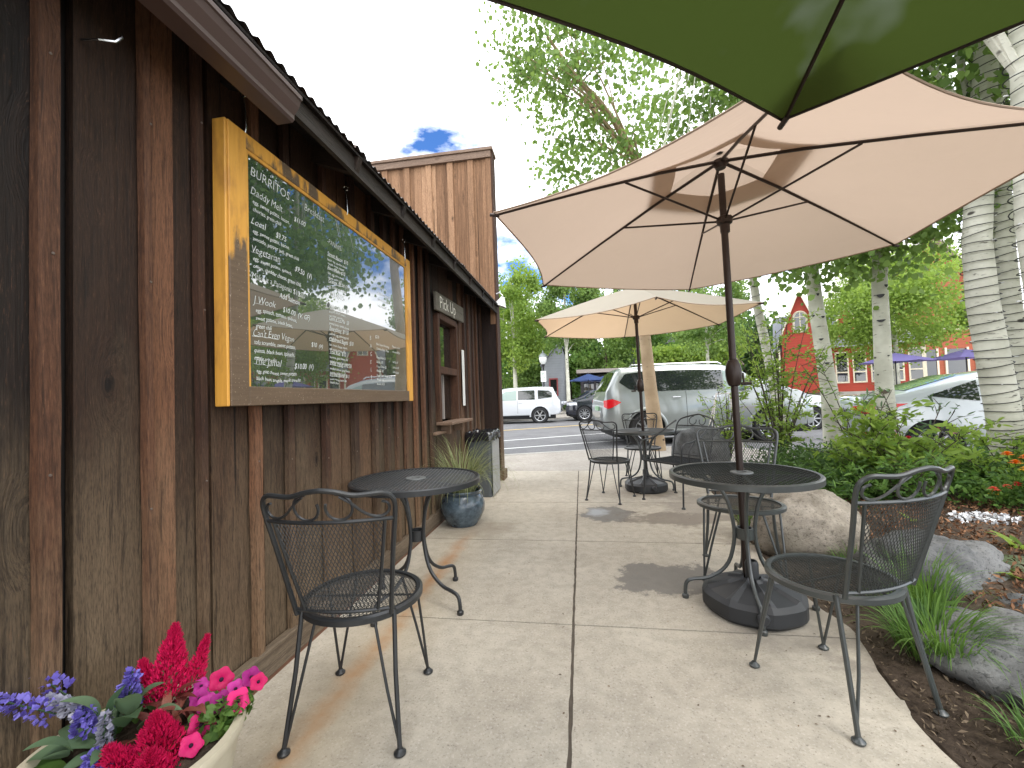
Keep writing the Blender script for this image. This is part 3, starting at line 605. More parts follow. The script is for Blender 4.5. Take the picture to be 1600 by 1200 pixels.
# ------------------------------------------------------------------ pick up sign, notice strip, wall light
sg = thing('pick_up_sign', 'weathered grey plank sign lettered Pick Up above the serving window', 'sign', (WX + .03, 4.5, 2.2))
mb = MB(); mb.ct = .5; M_ = Matrix.Rotation(R(2), 4, 'X'); mb.bbox(0, .028, -.5, .5, -.09, .09, .004, M_); mb.build('plank', wood('sign_wood', (.10, .09, .07), (.17, .15, .12), (.22, .20, .16), axis='y'), sg, smooth=False)
tm = text_mesh([('Pick Up', -.40, -.055, .175, 0, 1.02)]); tm.v = [(.030 - v[1], v[0], v[2]) for v in tm.v]; tm.v = [tuple(M_ @ Vector(v)) for v in tm.v]; tm.build('lettering', simple('sign_cream', (.80, .77, .68), .7), sg, smooth=False)
mb = MB(); mb.box(WX + .024, WX + .030, 4.98, 5.07, 1.13, 1.80); mb.box(WX + .030, WX + .031, 4.99, 5.06, 1.16, 1.77); tag(mb.build('notice_strip', simple('notice_white', (.70, .70, .68), .5), smooth=False), 'narrow white notice strip fixed to the boards beyond the serving window', 'notice')
wl = thing('wall_light', 'white cone shaded light on the far corner of the false front', 'light fitting', (-1.17, FY - .02, 2.64))
mb = MB(); M_ = Matrix.Rotation(R(20), 4, 'Y'); mb.lathe([(.03, .08), (.035, .06), (.095, -.06), (.088, -.06), (.03, .05)], 20, (.07, 0, 0), M_); mb.build('shade', simple('enamel_white', (.75, .75, .73), .4), wl)
mb = MB(); mb.tube([(-.02, 0, .1), (.04, 0, .12), (.09, 0, .07)], .01, 8); mb.build('arm', M_chrome, wl)
# ================================================================== CHAIRS
def mesh_fill_disc(mb, r, z, pitch=.0125, ang=28, wr=.0016, cx=0, cy=0, hole=0):
    for s in (-1, 1):
        a = R(90 + s * ang); d = Vector((math.cos(a), math.sin(a), 0)); n_ = Vector((-d.y, d.x, 0)); k = int(r / pitch)
        for i in range(-k, k + 1):
            o = i * pitch; 
            if abs(o) >= r: continue
            h = math.sqrt(r * r - o * o); c = Vector((cx, cy, z + s * wr * .5)) + n_ * o
            if abs(o) < hole:
                hh = math.sqrt(hole * hole - o * o); mb.tube([c - d * h, c - d * hh], wr, 3, caps=False); mb.tube([c + d * hh, c + d * h], wr, 3, caps=False)
            else: mb.tube([c - d * h, c + d * h], wr, 3, caps=False)
def clip(p, d, poly):
    t0, t1 = -9, 9; n = len(poly)
    for i in range(n):
        a, b = poly[i], poly[(i + 1) % n]; ex, ey = b[0] - a[0], b[1] - a[1]; nx, ny = -ey, ex
        num = (p[0] - a[0]) * nx + (p[1] - a[1]) * ny; den = d[0] * nx + d[1] * ny
        if abs(den) < 1e-9:
            if num < 0: return None
        else:
            t = -num / den
            if den > 0: t0 = max(t0, t)
            else: t1 = min(t1, t)
    return (t0, t1) if t1 - t0 > .004 else None
def back_y(x, z, W=.215): return -.165 - (z - .45) * .30 - .045 * (1 - (x / W) ** 2)
def seat_leg(side, front):
    mb = MB(); s = side
    if front:
        f = Vector((s * .195, .205, .014)); mb.tube([(s * .10, .175, .43), (s * .15, .192, .22), f], .0058, 8); mb.tube([(s * .185, .09, .43), (s * .191, .15, .22), f], .0058, 8)
    else:
        f = Vector((s * .20, -.225, .014)); mb.tube([(s * .168, -.150, .45), (s * .178, -.182, .25), f], .0085, 8); mb.tube([(s * .105, -.178, .43), (s * .155, -.205, .2), f + Vector((0, .006, 0))], .0055, 8)
    mb.lathe([(.0, .0), (.016, .0), (.021, .004), (.021, .009), (.013, .015), (.009, .022), (0, .022)], 14, (f.x, f.y, 0)); return mb
def arc(cx, cz, r0, r1, a0, a1, n=14): return [(cx + (r0 + (r1 - r0) * i / n) * math.cos(R(a0 + (a1 - a0) * i / n)), cz + (r0 + (r1 - r0) * i / n) * math.sin(R(a0 + (a1 - a0) * i / n))) for i in range(n + 1)]
def smoothc(P, it=2):
    for _ in range(it):
        Q = [P[0]]
        for a, b in zip(P, P[1:]): Q += [tuple(x * .75 + y * .25 for x, y in zip(a, b)), tuple(x * .25 + y * .75 for x, y in zip(a, b))]
        P = Q + [P[-1]]
    return P
def make_chair(label, mat, loc, rz, group=None):
    t = thing('bistro_chair', label, 'chair', loc, rz, group)
    rs = .215; mb = MB(); mb.lathe([(rs - .012, .447), (rs + .002, .449), (rs + .012, .443), (rs + .012, .425), (rs + .004, .420), (rs - .004, .430), (rs - .012, .438)], 48, close=True)
    seat = mb.build('seat_rim', mat, t)
    mb = MB(); mesh_fill_disc(mb, rs - .004, .438); mb.box(-.2, .2, -.004, .004, .428, .434); mb.build('seat_mesh', mat, t)
    for s in (-1, 1):
        seat_leg(s, True).build('leg', mat, t); seat_leg(s, False).build('leg', mat, t)
    # back frame
    def pt(x, z): return (x, back_y(x, z), z)
    mb = MB()
    L_ = smoothc([(-.168, .45), (-.185, .58), (-.205, .73), (-.222, .83), (-.222, .875), (-.195, .898), (-.15, .895), (-.10, .893), (-.05, .910), (0, .915)])
    mb.tube([pt(*p) for p in L_] + [pt(-p[0], p[1]) for p in L_[::-1][1:]], .0085, 8)
    inn = lambda x: [pt(x * (.128 / .19), .475), pt(x, .805)]
    for s in (-1, 1): mb.tube([pt(s * .128, .472), pt(s * .16, .64), pt(s * .188, .805)], .0062, 6)
    mb.tube([pt(x, .805) for x in np.linspace(-.215, .215, 13)], .0068, 6); mb.tube([pt(x, .472) for x in np.linspace(-.168, .168, 9)], .0062, 6)
    mb.build('back_frame', mat, t)
    mb = MB()
    for s in (-1, 1):
        S = arc(.0, 0, .012, .020, 200, 20, 6)
        P = [(s * .185, .868), (s * .203, .862), (s * .207, .838), (s * .19, .818), (s * .16, .815), (s * .125, .835), (s * .095, .868), (s * .06, .893)]
        P = smoothc(P) ; mb.tube([pt(*p) for p in P], .0048, 6)
        C = [(x * s + s * .052, z) for x, z in arc(0, .855, .046, .040, 95, -185 - 15, 20)]
        mb.tube([pt(*p) for p in C], .0048, 6)
    mb.build('back_scrolls', mat, t)
    mb = MB(); poly = [(-.128, .474), (.128, .474), (.188, .803), (-.188, .803)]
    for s in (-1, 1):
        a = R(90 + s * 27); d = (math.cos(a), math.sin(a))
        for i in range(-60, 61):
            o = i * .0118; p = (-d[1] * o, .64 + d[0] * o); c = clip(p, d, poly)
            if c:
                n = max(2, int((c[1] - c[0]) / .05) + 1); mb.tube([pt(p[0] + d[0] * tt, p[1] + d[1] * tt) for tt in np.linspace(c[0], c[1], n)], .0015, 3, caps=False)
    mb.build('back_mesh', mat, t)
    return t
CG = 'round-seated mesh bistro chairs on the terrace'
ch1 = make_chair('black bistro chair standing by the plank wall beside the flower pot', M_black, (-.875, 1.60, .012), R(7), CG)
ch2 = make_chair('dark grey bistro chair standing on the pavement edge beside weeds and boulders', M_grn_iron, (.955, 1.915, .012), R(25), CG)
ch3 = dup(ch2, (1.0, 3.03, .012), R(163), 'bistro chair tucked under the mesh table carrying the big beige umbrella, facing the viewer', CG, (1.15, 1.0, 1.02))
ch4 = dup(ch1, (.30, 5.08, .012), R(-28), 'bistro chair on the path side of the farthest table', CG)
ch5 = dup(ch1, (.82, 6.22, .012), R(178), 'bistro chair behind the farthest table, facing the viewer, tree and car behind it', CG, (1.1, 1, 1))
# armchair with square seat
def make_armchair(label, mat, loc, rz):
    t = thing('iron_armchair', label, 'armchair', loc, rz)
    mb = MB(); q = [(-.24, -.22), (.24, -.22), (.26, .24), (-.26, .24)]
    mb.tube([(x, y, .44) for x, y in q], .010, 8, closed=True); mb.build('seat_rim', mat, t)
    mb = MB()
    for s in (-1, 1):
        a = R(90 + s * 28); d = (math.cos(a), math.sin(a))
        for i in range(-55, 56):
            o = i * .0125; p = (-d[1] * o, d[0] * o); c = clip(p, d, q)
            if c: mb.tube([(p[0] + d[0] * c[0], p[1] + d[1] * c[0], .44), (p[0] + d[0] * c[1], p[1] + d[1] * c[1], .44)], .0012, 3, caps=False)
    mb.build('seat_mesh', mat, t)
    for s in (-1, 1):
        for fy in (.26, -.27):
            mb = MB(); mb.tube([(s * .25, fy * .85, .44), (s * .265, fy, .014)], .009, 8); mb.lathe([(0, 0), (.021, 0), (.021, .008), (.01, .02), (0, .02)], 12, (s * .265, fy, 0)); mb.build('leg', mat, t)
        mb = MB(); A = smoothc([(s * .235, -.30, .86), (s * .27, -.20, .80), (s * .285, -.02, .70), (s * .285, .12, .665), (s * .285, .22, .665), (s * .28, .27, .62), (s * .262, .25, .44)])
        mb.tube(A, .009, 8); mb.tube(smoothc([(s * .25, .12, .44), (s * .27, .15, .58), (s * .283, .06, .675)]), .006, 6); mb.build('armrest', mat, t)
    pb = lambda x, z: (x, -.22 - (z - .44) * .26 - .05 * (1 - (x / .25) ** 2), z)
    mb = MB(); Lp = smoothc([(-.24, .44), (-.25, .7), (-.24, .86), (-.15, .90), (0, .93)]); mb.tube([pb(*p) for p in Lp] + [pb(-p[0], p[1]) for p in Lp[::-1][1:]], .0085, 8)
    mb.tube([pb(x, .80) for x in np.linspace(-.245, .245, 11)], .006, 6); mb.tube([pb(x, .47) for x in np.linspace(-.24, .24, 11)], .006, 6); mb.build('back_frame', mat, t)
    mb = MB(); poly = [(-.235, .472), (.235, .472), (.243, .798), (-.243, .798)]
    for s in (-1, 1):
        a = R(90 + s * 27); d = (math.cos(a), math.sin(a))
        for i in range(-60, 61):
            o = i * .0118; p = (-d[1] * o, .64 + d[0] * o); c = clip(p, d, poly)
            if c: mb.tube([pb(p[0] + d[0] * tt, p[1] + d[1] * tt) for tt in np.linspace(c[0], c[1], 6)], .0015, 3, caps=False)
        C = [(x * s + s * .06, z) for x, z in arc(0, .855, .05, .04, 95, -200, 18)]; mb.tube([pb(*p) for p in C], .005, 6)
    mb.build('back_mesh', mat, t); return t
make_armchair('square-seated iron armchair with curved arms, pulled out at the farthest table', M_black, (1.02, 4.98, .012), R(129))
# ================================================================== TABLES
def make_table(label, mat, loc, rz, group):
    t = thing('bistro_table', label, 'table', loc, rz, group); r = .38; H_ = .73
    mb = MB(); mb.lathe([(r - .018, H_ - .002), (r - .004, H_), (r + .004, H_ - .006), (r + .004, H_ - .034), (r - .006, H_ - .036), (r - .006, H_ - .010), (r - .018, H_ - .008)], 72, close=True); mb.build('table_rim', mat, t)
    mb = MB(); mesh_fill_disc(mb, r - .01, H_ - .007, .023, 33, .0021, hole=.045)
    mb.box(-.36, -.05, -.008, .008, H_ - .022, H_ - .012); mb.box(.05, .36, -.008, .008, H_ - .022, H_ - .012); mb.box(-.008, .008, -.36, -.05, H_ - .022, H_ - .012); mb.box(-.008, .008, .05, .36, H_ - .022, H_ - .012); mb.build('tabletop', mat, t)
    mb = MB(); mb.lathe([(.026, H_ + .001), (.058, H_ + .001), (.06, H_ - .004), (.058, H_ - .010), (.026, H_ - .010)], 28, close=True); mb.build('umbrella_ring', M_ring, t)
    for k in range(4):
        a = math.pi / 2 * k; c, s = math.cos(a), math.sin(a)
        P = smoothc([(.27, .705), (.17, .69), (.085, .60), (.052, .44), (.052, .34), (.09, .20), (.19, .125), (.27, .115), (.315, .10), (.325, .05), (.325, .012)])
        mb = MB(); mb.tube([(c * x, s * x, z) for x, z in P], .0105, 8); mb.lathe([(0, 0), (.017, 0), (.019, .006), (.019, .018), (.012, .024), (0, .024)], 12, (c * .325, s * .325, 0)); mb.build('leg', mat, t)
    mb = MB(); mb.lathe([(.036, .36), (.045, .36), (.045, .42), (.036, .42)], 20, close=True); mb.build('collar', mat, t); return t
M_ring = simple('worn_ring', (.16, .17, .17), .5, .3, .2)
TG = 'round mesh bistro tables'
tb1 = make_table('black mesh bistro table without an umbrella, against the plank wall', M_black, (-1.0, 2.47, .012), R(-25), TG)
tb2 = make_table('grey mesh table pierced by the big beige umbrella pole, beside the boulders', M_grn_iron, (.875, 2.60, .012), R(-8), TG)
tb3 = dup(tb2, (.765, 5.60, .012), R(-20), 'farthest bistro table, near the street, with the smaller beige umbrella', TG)
# ================================================================== UMBRELLAS
def make_umbrella(name, label, c, nrm, ph, Rr, h, canvas, mat, foot, base=True, n=6, crank=1.27, sag=.05, vent=True, group=None):
    c = Vector(c); nv = Vector(nrm).normalized(); ft = Vector(foot)
    t = thing(name, label, 'umbrella', foot, 0, group); c = c - ft
    e1 = Vector((0, 1, 0)).cross(nv).normalized(); e2 = nv.cross(e1)
    D = [e1 * math.cos(ph + k * 2 * math.pi / n) + e2 * math.sin(ph + k * 2 * math.pi / n) for k in range(n)]
    def rib(k, u): return c + D[k % n] * Rr * u - nv * h * (u ** 1.12)
    def panel(k, u, v):     # v from rib k to k+1
        a, b = rib(k, u), rib(k + 1, u); p = a.lerp(b, v); w_ = 4 * v * (1 - v)
        inw = (c - nv * h - p); inw -= nv * inw.dot(nv)
        return p + (inw.normalized() * (sag * Rr * w_ * u * u) if inw.length > 1e-6 else Vector((0, 0, 0))) - nv * (.035 * w_ * u)
    u0 = .22 if vent else .02
    mb = MB()
    for k in range(n): mb.grid(lambda a, b: panel(k, u0 + (1 - u0) * a, b) + nv * .012, 14, 10)
    cn = mb.build('canopy', canvas, t, ang=12)
    mb = MB()       # hem
    for k in range(n): mb.tube([panel(k, 1, j / 14) + nv * .012 for j in range(15)], .0045, 5)
    mb.build('hem', M_hem if canvas is not M_green else M_bronze, cn)
    if vent:
        mb = MB()
        for k in range(n): mb.grid(lambda a, b: panel(k, .34 * a, b) + nv * (.055 - .02 * a), 6, 8)
        mb.build('vent_cap', canvas, cn, ang=12)
    for k in range(n):
        mb = MB(); P = [rib(k, u) - nv * .004 for u in (.03, .3, .6, .85, 1.0)]; mb.tube(P, [.010, .009, .0075, .0065, .006], 6)
        tip = rib(k, 1.0); mb.tube([tip - D[k] * .03, tip + D[k] * .018], .009, 8); r_ = mb.build('rib', mat, t)
        mb = MB(); j = rib(k, .46); rn = c - nv * .36; mb.tube([rn + D[k] * .03, j - nv * .012], .0062, 6); mb.build('strut', mat, r_)
    mb = MB(); hb = Matrix.Translation(c) @ nv.to_track_quat('Z', 'Y').to_matrix().to_4x4()
    mb.lathe([(0, -.045), (.028, -.045), (.034, -.03), (.045, -.02), (.045, .0), (.02, .012), (0, .012)], 20, M=hb); mb.lathe([(0, .05), (.02, .05), (.022, .08), (.01, .11), (0, .115)], 14, M=hb); mb.build('hub', mat, t)
    mb = MB(); rnM = Matrix.Translation(c - nv * .36) @ nv.to_track_quat('Z', 'Y').to_matrix().to_4x4()
    mb.lathe([(.019, -.075), (.026, -.075), (.028, -.03), (.042, -.022), (.046, .0), (.042, .016), (.026, .024), (.019, .024)], 20, M=rnM); mb.build('runner', mat, t)
    ax = (c).normalized(); mb = MB(); up = c - Vector((0, 0, .08)); 
    mb.tube([Vector((0, 0, .06)), up * .5, up], .0195, 14); mb.build('pole', mat, t)
    if crank:
        q = up.normalized() * crank; CM = Matrix.Translation(q) @ up.normalized().to_track_quat('Z', 'Y').to_matrix().to_4x4()
        mb = MB(); mb.lathe([(.020, -.075), (.030, -.07), (.040, -.045), (.044, -.01), (.044, .02), (.038, .05), (.028, .075), (.020, .08)], 20, M=CM); cb = mb.build('crank_housing', mat, t)
        mb = MB(); mb.tube([CM @ Vector((-.03, -.01, 0)), CM @ Vector((-.06, -.015, 0)), CM @ Vector((-.062, -.015, -.05)), CM @ Vector((-.064, -.02, -.06))], .006, 6)
        mb.tube([CM @ Vector((-.05, -.02, -.06)), CM @ Vector((-.105, -.02, -.06))], .009, 8); mb.build('crank_handle', mat, cb)
    return t
M_hem = simple('canvas_hem', (.36, .26, .19), .8)
make_umbrella('patio_umbrella', 'large beige patio umbrella over the mesh table, seen from below', (.877, 2.695, 2.574), (-.015, .011, 1), -2.709, 1.414, .436, M_beige, M_bronze, (.885, 2.63, .03))
make_umbrella('patio_umbrella', 'smaller-looking pale beige umbrella over the farthest table near the street', (.702, 5.443, 2.504), (-.016, 0, 1), -2.61, 1.358, .431, M_beige2, M_bronze, (.765, 5.60, .03), vent=False)
make_umbrella('patio_umbrella', 'dark green umbrella canopy cutting across the top of the view', (.727, .294, 2.50), (-.0315, .0924, 1), 1.628, 1.216, .339, M_green, M_bronze, (.76, .10, .03), crank=0, vent=False)
def make_base(label, loc, rz, group):
    t = thing('umbrella_base', label, 'umbrella base', loc, rz, group); n = 16; vs = []
    prof = [(.24, .0, 1), (.258, .02, 1), (.258, .085, 1), (.23, .105, .97), (.13, .135, .9), (.06, .150, .92), (.045, .165, 1)]
    mb = MB(); m_ = 48
    for r, z, k in prof:
        for i in range(m_):
            a = 2 * math.pi * i / m_; g = 1 if (i % 6) else k; f = .985 + .015 * math.cos(a * 8)
            vs.append((r * f * math.cos(a), r * f * math.sin(a), z + (.012 if (i % 6 in (0,)) and .1 < z < .2 else 0)))
    fs = [(i * m_ + k, i * m_ + (k + 1) % m_, (i + 1) * m_ + (k + 1) % m_, (i + 1) * m_ + k) for i in range(len(prof) - 1) for k in range(m_)]
    mb._add(vs, fs + [tuple(range(m_))[::-1]]); mb.build('shell', M_plastic, t, ang=14)
    mb = MB()
    for k in range(8):
        a = R(45 * k + 22); M_ = Matrix.Rotation(a, 4, 'Z'); mb.bbox(.07, .235, -.012, .012, .095, .106, .004, M_ @ Matrix.Translation((0, 0, .024)) @ Matrix.Translation((.07, 0, .05)) @ Matrix.Rotation(R(15), 4, 'Y') @ Matrix.Translation((-.07, 0, -.05)))
    mb.build('ridges', M_plastic, t, smooth=False)
    mb = MB(); M_ = Matrix.Translation((-.05, -.262, .065)) @ Matrix.Rotation(R(90), 4, 'X'); mb.lathe([(0, .02), (.022, .02), (.03, .012), (.03, -.005), (0, -.005)], 20, M=M_); mb.build('filler_cap', M_plastic, t)
    mb = MB(); mb.lathe([(.021, .15), (.034, .15), (.034, .24), (.028, .255), (.021, .255)], 18, close=True); mb.build('pole_sleeve', M_plastic, t)
    return t
b1 = make_base('ribbed black plastic umbrella base under the grey mesh table', (.885, 2.55, .014), 0, 'plastic umbrella bases')
dup(b1, (.75, 5.52, .014), .4, 'black plastic umbrella base under the farthest table', 'plastic umbrella bases')

# ================================================================== WALL SIDE PLANTS AND BIN
def blades(n, base_r, length, spread, w_, seed=1):
    rr = random.Random(seed); mb = MB()
    for i in range(n):
        a = rr.uniform(0, 2 * math.pi); r0 = base_r * math.sqrt(rr.random()); l_ = length * rr.uniform(.55, 1.15); sp = spread * rr.uniform(.3, 1.2)
        d = Vector((math.cos(a), math.sin(a), 0)); s_ = Vector((-d.y, d.x, 0)); p = Vector((r0 * math.cos(a + .4), r0 * math.sin(a + .4), 0)); el = math.pi / 2 - sp * .35; mb.ct = rr.random()
        k = 9; vs = []
        for j in range(k + 1):
            ww = w_ * (1 - (j / k) ** 1.6) + .0004; vs += [p + s_ * ww, p - s_ * ww]
            p = p + (d * math.cos(el) + Vector((0, 0, 1)) * math.sin(el)) * l_ / k; el -= sp * 2.6 / k * (.4 + j / k)
        mb._add(vs, [(2 * j, 2 * j + 1, 2 * j + 3, 2 * j + 2) for j in range(k)])
    return mb
pg = thing('potted_grass', 'glazed blue-grey pot of arching pale grass against the plank wall', 'potted plant', (-1.16, 4.02, .012))
bp = MT('blue_glaze', .25, 0, .5); n1 = bp.noise(bp.obj(), 9, 6, .7); bp.base(bp.mix(bp.ramp(n1, [(.35, 0), (.7, 1)]), (.02, .032, .045), (.12, .17, .21))); bp.b.inputs['Coat Weight'].default_value = .5
mb = MB(); mb.lathe([(0, 0), (.12, 0), (.155, .05), (.19, .13), (.195, .19), (.175, .25), (.155, .275), (.168, .29), (.175, .305), (.165, .315), (.15, .30), (.145, .27), (0, .265)], 36); mb.build('pot', bp.m, pg)
mb = blades(360, .10, .66, 1.3, .0036, 5); mb.v = [(v[0], v[1], v[2] + .27) for v in mb.v]; mb.v = [(max(v[0], -.245), v[1], v[2]) for v in mb.v]; mb.build('grass_blades', M_straw, pg); pg.scale = (1.1, 1.1, 1.05)
tcn = thing('trash_can', 'slim grey rubbish bin with black liner at the corner of the building', 'rubbish bin', (-1.24, 5.32, .012))
mb = MB()
def rbox(mb, w_, d_, z0, z1, r=.03, taper=1.0, n=5):
    P = []
    for cx, cy, a0 in ((w_ / 2 - r, d_ / 2 - r, 0), (-w_ / 2 + r, d_ / 2 - r, 90), (-w_ / 2 + r, -d_ / 2 + r, 180), (w_ / 2 - r, -d_ / 2 + r, 270)):
        for i in range(n + 1): a = R(a0 + 90 * i / n); P.append((cx + r * math.cos(a), cy + r * math.sin(a)))
    m_ = len(P); mb._add([(x * taper, y * taper, z0) for x, y in P] + [(x, y, z1) for x, y in P], [(i, (i + 1) % m_, m_ + (i + 1) % m_, m_ + i) for i in range(m_)] + [tuple(range(m_))[::-1]]); return P
rbox(mb, .30, .50, 0, .72, .04, .86); mb.build('body', simple('bin_grey', (.075, .085, .09), .5, 0, .1), tcn)
mb = MB(); mb.bbox(.148, .158, -.21, .21, .02, .70, .003, Matrix.Translation((0, 0, 0))); mb.build('side_panel', simple('bin_pale', (.30, .31, .31), .5), tcn, smooth=False)
mb = MB(); rbox(mb, .325, .525, .70, .725, .045); mb.build('rim', simple('bin_rim', (.05, .055, .06), .45), tcn)
mb = MB(); rr_ = random.Random(3)
def liner(u, v):
    a = 2 * math.pi * u; w_, d_ = .17, .27; q = 1 / max(abs(math.cos(a)) / w_, abs(math.sin(a)) / d_); k = .80 + .28 * v if v < .6 else .97 + .07 * v
    z = .70 + .09 * math.sin(v * 3.1) + rr_.uniform(-.014, .014); return (math.cos(a) * q * k + rr_.uniform(-.006, .006), math.sin(a) * q * k, z - .05 * max(0, v - .6))
mb.grid(liner, 60, 6); mb.build('bin_liner', simple('liner_black', (.012, .012, .014), .18, 0, .2, 5, 0, .8), tcn, ang=180)

# ================================================================== FLOWER PLANTER
pl = thing('flower_planter', 'cream bowl planter of purple salvia, crimson plumes and pink petunias by the wall', 'flower planter', (-1.13, .93, .012)); PO = Vector((-1.13, .93, .012))
mb = MB(); mb.lathe([(0, 0), (.13, 0), (.15, .02), (.19, .16), (.215, .28), (.222, .33), (.232, .335), (.236, .35), (.232, .362), (.214, .364), (.205, .35), (.20, .32), (0, .315)], 64)
cp_ = MT('cream_glaze', .45, 0, .4); n1 = cp_.noise(cp_.obj(), 30, 4); cp_.base(cp_.mix(n1, (.40, .35, .25), (.55, .50, .38))); mb.build('bowl', cp_.m, pl)
mb = MB(); mb.grid(lambda u, v: ((.005 + .2 * u) * math.cos(6.2832 * v), (.005 + .2 * u) * math.sin(6.2832 * v), .325 + rnd.uniform(0, .012)), 12, 48); mb.build('potting_soil', M_soil, pl)
M_pet = leafmat('petunia_pink', (.50, .005, .09), (.85, .03, .22), .3); M_pet2 = leafmat('petunia_magenta', (.30, .01, .18), (.62, .05, .36), .3); M_cel = leafmat('celosia_crimson', (.32, .004, .04), (.85, .02, .15), .3)
M_sal = leafmat('salvia_violet', (.10, .07, .38), (.28, .24, .72), .25); M_salg = leafmat('salvia_bud', (.20, .20, .30), (.42, .42, .50), .2); M_brz = leafmat('bronze_leaf', (.10, .02, .02), (.28, .10, .07), .3); M_dk = simple('petunia_throat', (.02, .002, .02), .8)
def leafblade(mb, p, d, up, L_, W_, droop=.3, n=8):
    d = Vector(d).normalized(); s_ = d.cross(Vector(up)).normalized(); p = Vector(p); vs = []; mb.ct = rnd.random(); up_ = s_.cross(d).normalized()
    for i in range(n + 1):
        u = i / n; w_ = W_ * math.sin(math.pi * min(1, u ** .75 * .97 + .03)) ** .8; c = p + d * L_ * u + up_ * (L_ * (.22 * math.sin(u * 2) - droop * u * u))
        vs += [c + s_ * w_ + up_ * w_ * .3, c, c - s_ * w_ + up_ * w_ * .3]
    mb._add(vs, [(3 * i + a, 3 * i + a + 1, 3 * i + a + 4, 3 * i + a + 3) for i in range(n) for a in (0, 1)])
def plume(c, axis, L_, r, n, mb):   # feathery celosia plume made of small spikelets
    a = Vector(axis).normalized(); c = Vector(c)
    for i in range(n):
        u = rnd.random() ** .8; rr_ = r * (1 - u) ** .7 * rnd.uniform(.4, 1.05); th = rnd.uniform(0, 6.283); o1 = a.orthogonal().normalized(); o2 = a.cross(o1)
        rad = o1 * math.cos(th) + o2 * math.sin(th); p = c + a * (L_ * u) + rad * rr_; dd = (a * rnd.uniform(.7, 1.3) + rad * rnd.uniform(.2, .9)).normalized()
        ll = rnd.uniform(.006, .014); s_ = dd.orthogonal().normalized() * ll * .22; s2 = dd.cross(s_)
        mb.ct = min(1, max(0, .25 + .6 * rr_ / r + rnd.uniform(-.25, .3))); mb._add([p + s_, p + s2, p - s_, p - s2, p + dd * ll], [(0, 1, 4), (1, 2, 4), (2, 3, 4), (3, 0, 4)])
def spike(c, axis, L_, r, n, mb):
    a = Vector(axis).normalized(); c = Vector(c); o1 = a.orthogonal().normalized(); o2 = a.cross(o1)
    for i in range(n):
        u = (i + rnd.random()) / n; th = i * 2.4; rad = o1 * math.cos(th) + o2 * math.sin(th); p = c + a * L_ * u + rad * r * (.35 + .65 * (1 - u))
        mb.ct = rnd.random(); q = rnd.uniform(.6, 1.2) * .0115
        for k in range(3):
            dd = (rad + a * rnd.uniform(-.4, .9) + Vector((rnd.uniform(-.6, .6), rnd.uniform(-.6, .6), rnd.uniform(-.5, .5)))).normalized(); s_ = dd.orthogonal().normalized() * q * .55
            mb._add([p - dd * q * .3, p + s_ + dd * q * .4, p + dd * q * 1.2, p - s_ + dd * q * .4], [(0, 1, 2, 3)])
rel2 = lambda q: Vector(q) - PO
CEL = []
def plume_(*a):
    q = MB(); plume(*a, q); q.build('celosia_plume', M_cel, pl, smooth=False)
plume_(rel2((-1.16, 1.04, .41)), (.05, .1, 1), .185, .055, 2400); plume_(rel2((-1.20, 1.03, .40)), (-.25, 0, 1), .11, .042, 900); plume_(rel2((-1.12, 1.08, .42)), (.25, .15, 1), .13, .028, 700)
plume_(rel2((-1.06, .93, .33)), (.05, -.1, 1), .13, .07, 2400); plume_(rel2((-1.02, .88, .32)), (.1, -.2, 1), .10, .06, 1500); plume_(rel2((-1.10, .88, .32)), (-.2, -.2, 1), .10, .06, 1500)
mb = MB()
for k in range(26): a = rnd.uniform(0, 6.28); leafblade(mb, rel2((-1.10 + rnd.uniform(-.06, .08), .98 + rnd.uniform(-.07, .08), rnd.uniform(.35, .42))), (math.cos(a), math.sin(a), rnd.uniform(.1, .7)), (0, 0, 1), rnd.uniform(.05, .11), .011)
mb.build('bronze_leaves', M_brz, pl)
mb = MB()
for (px_, d_) in [((-1.22, .93, .40), (-.9, -.3, .35)), ((-1.20, .90, .38), (-.7, -.6, .2)), ((-1.18, .90, .36), (-.4, -.8, .1)), ((-1.19, .97, .42), (-.5, .3, .6)), ((-1.17, .96, .43), (.5, .3, .5)), ((-1.16, .93, .41), (.6, -.3, .45)), ((-1.22, .96, .38), (-.9, .3, .1)), ((-1.15, .90, .38), (.3, -.8, .3)), ((-1.18, .92, .42), (.1, .2, 1)), ((-1.20, .88, .33), (-.6, -.7, -.1)), ((-1.23, .94, .36), (-1, -.1, 0)), ((-1.17, .88, .34), (0, -1, 0)), ((-1.14, .95, .39), (.8, .1, .4)), ((-1.21, 1.0, .40), (-.2, .8, .4)), ((-1.26, .88, .37), (-.9, -.4, .1)), ((-1.28, .92, .37), (-1, .2, .2)), ((-1.25, .85, .35), (-.5, -.9, .0)), ((-1.24, .97, .37), (-.6, .7, .3)), ((-1.22, .86, .40), (-.3, -.6, .5)), ((-1.27, .84, .34), (-.9, -.8, -.1)), ((-1.20, .83, .35), (.1, -1, .1)), ((-1.16, .94, .43), (.3, -.4, .7)), ((-1.22, .92, .43), (-.5, -.5, .8))]:
    leafblade(mb, rel2(px_), d_, (0, 0, 1), rnd.uniform(.08, .125), rnd.uniform(.022, .032), .25, 10)
mb.build('salvia_leaves', M_leafS, pl)
mb = MB()
for k in range(30): a = rnd.uniform(2.2, 5.2); r_ = rnd.uniform(.12, .2); leafblade(mb, (r_ * math.cos(a), r_ * math.sin(a), .33), (math.cos(a), math.sin(a), rnd.uniform(-.1, .6)), (0, 0, 1), rnd.uniform(.06, .11), rnd.uniform(.016, .026), .4, 8)
mb.build('trailing_leaves', M_leafC, pl)
st = MB()
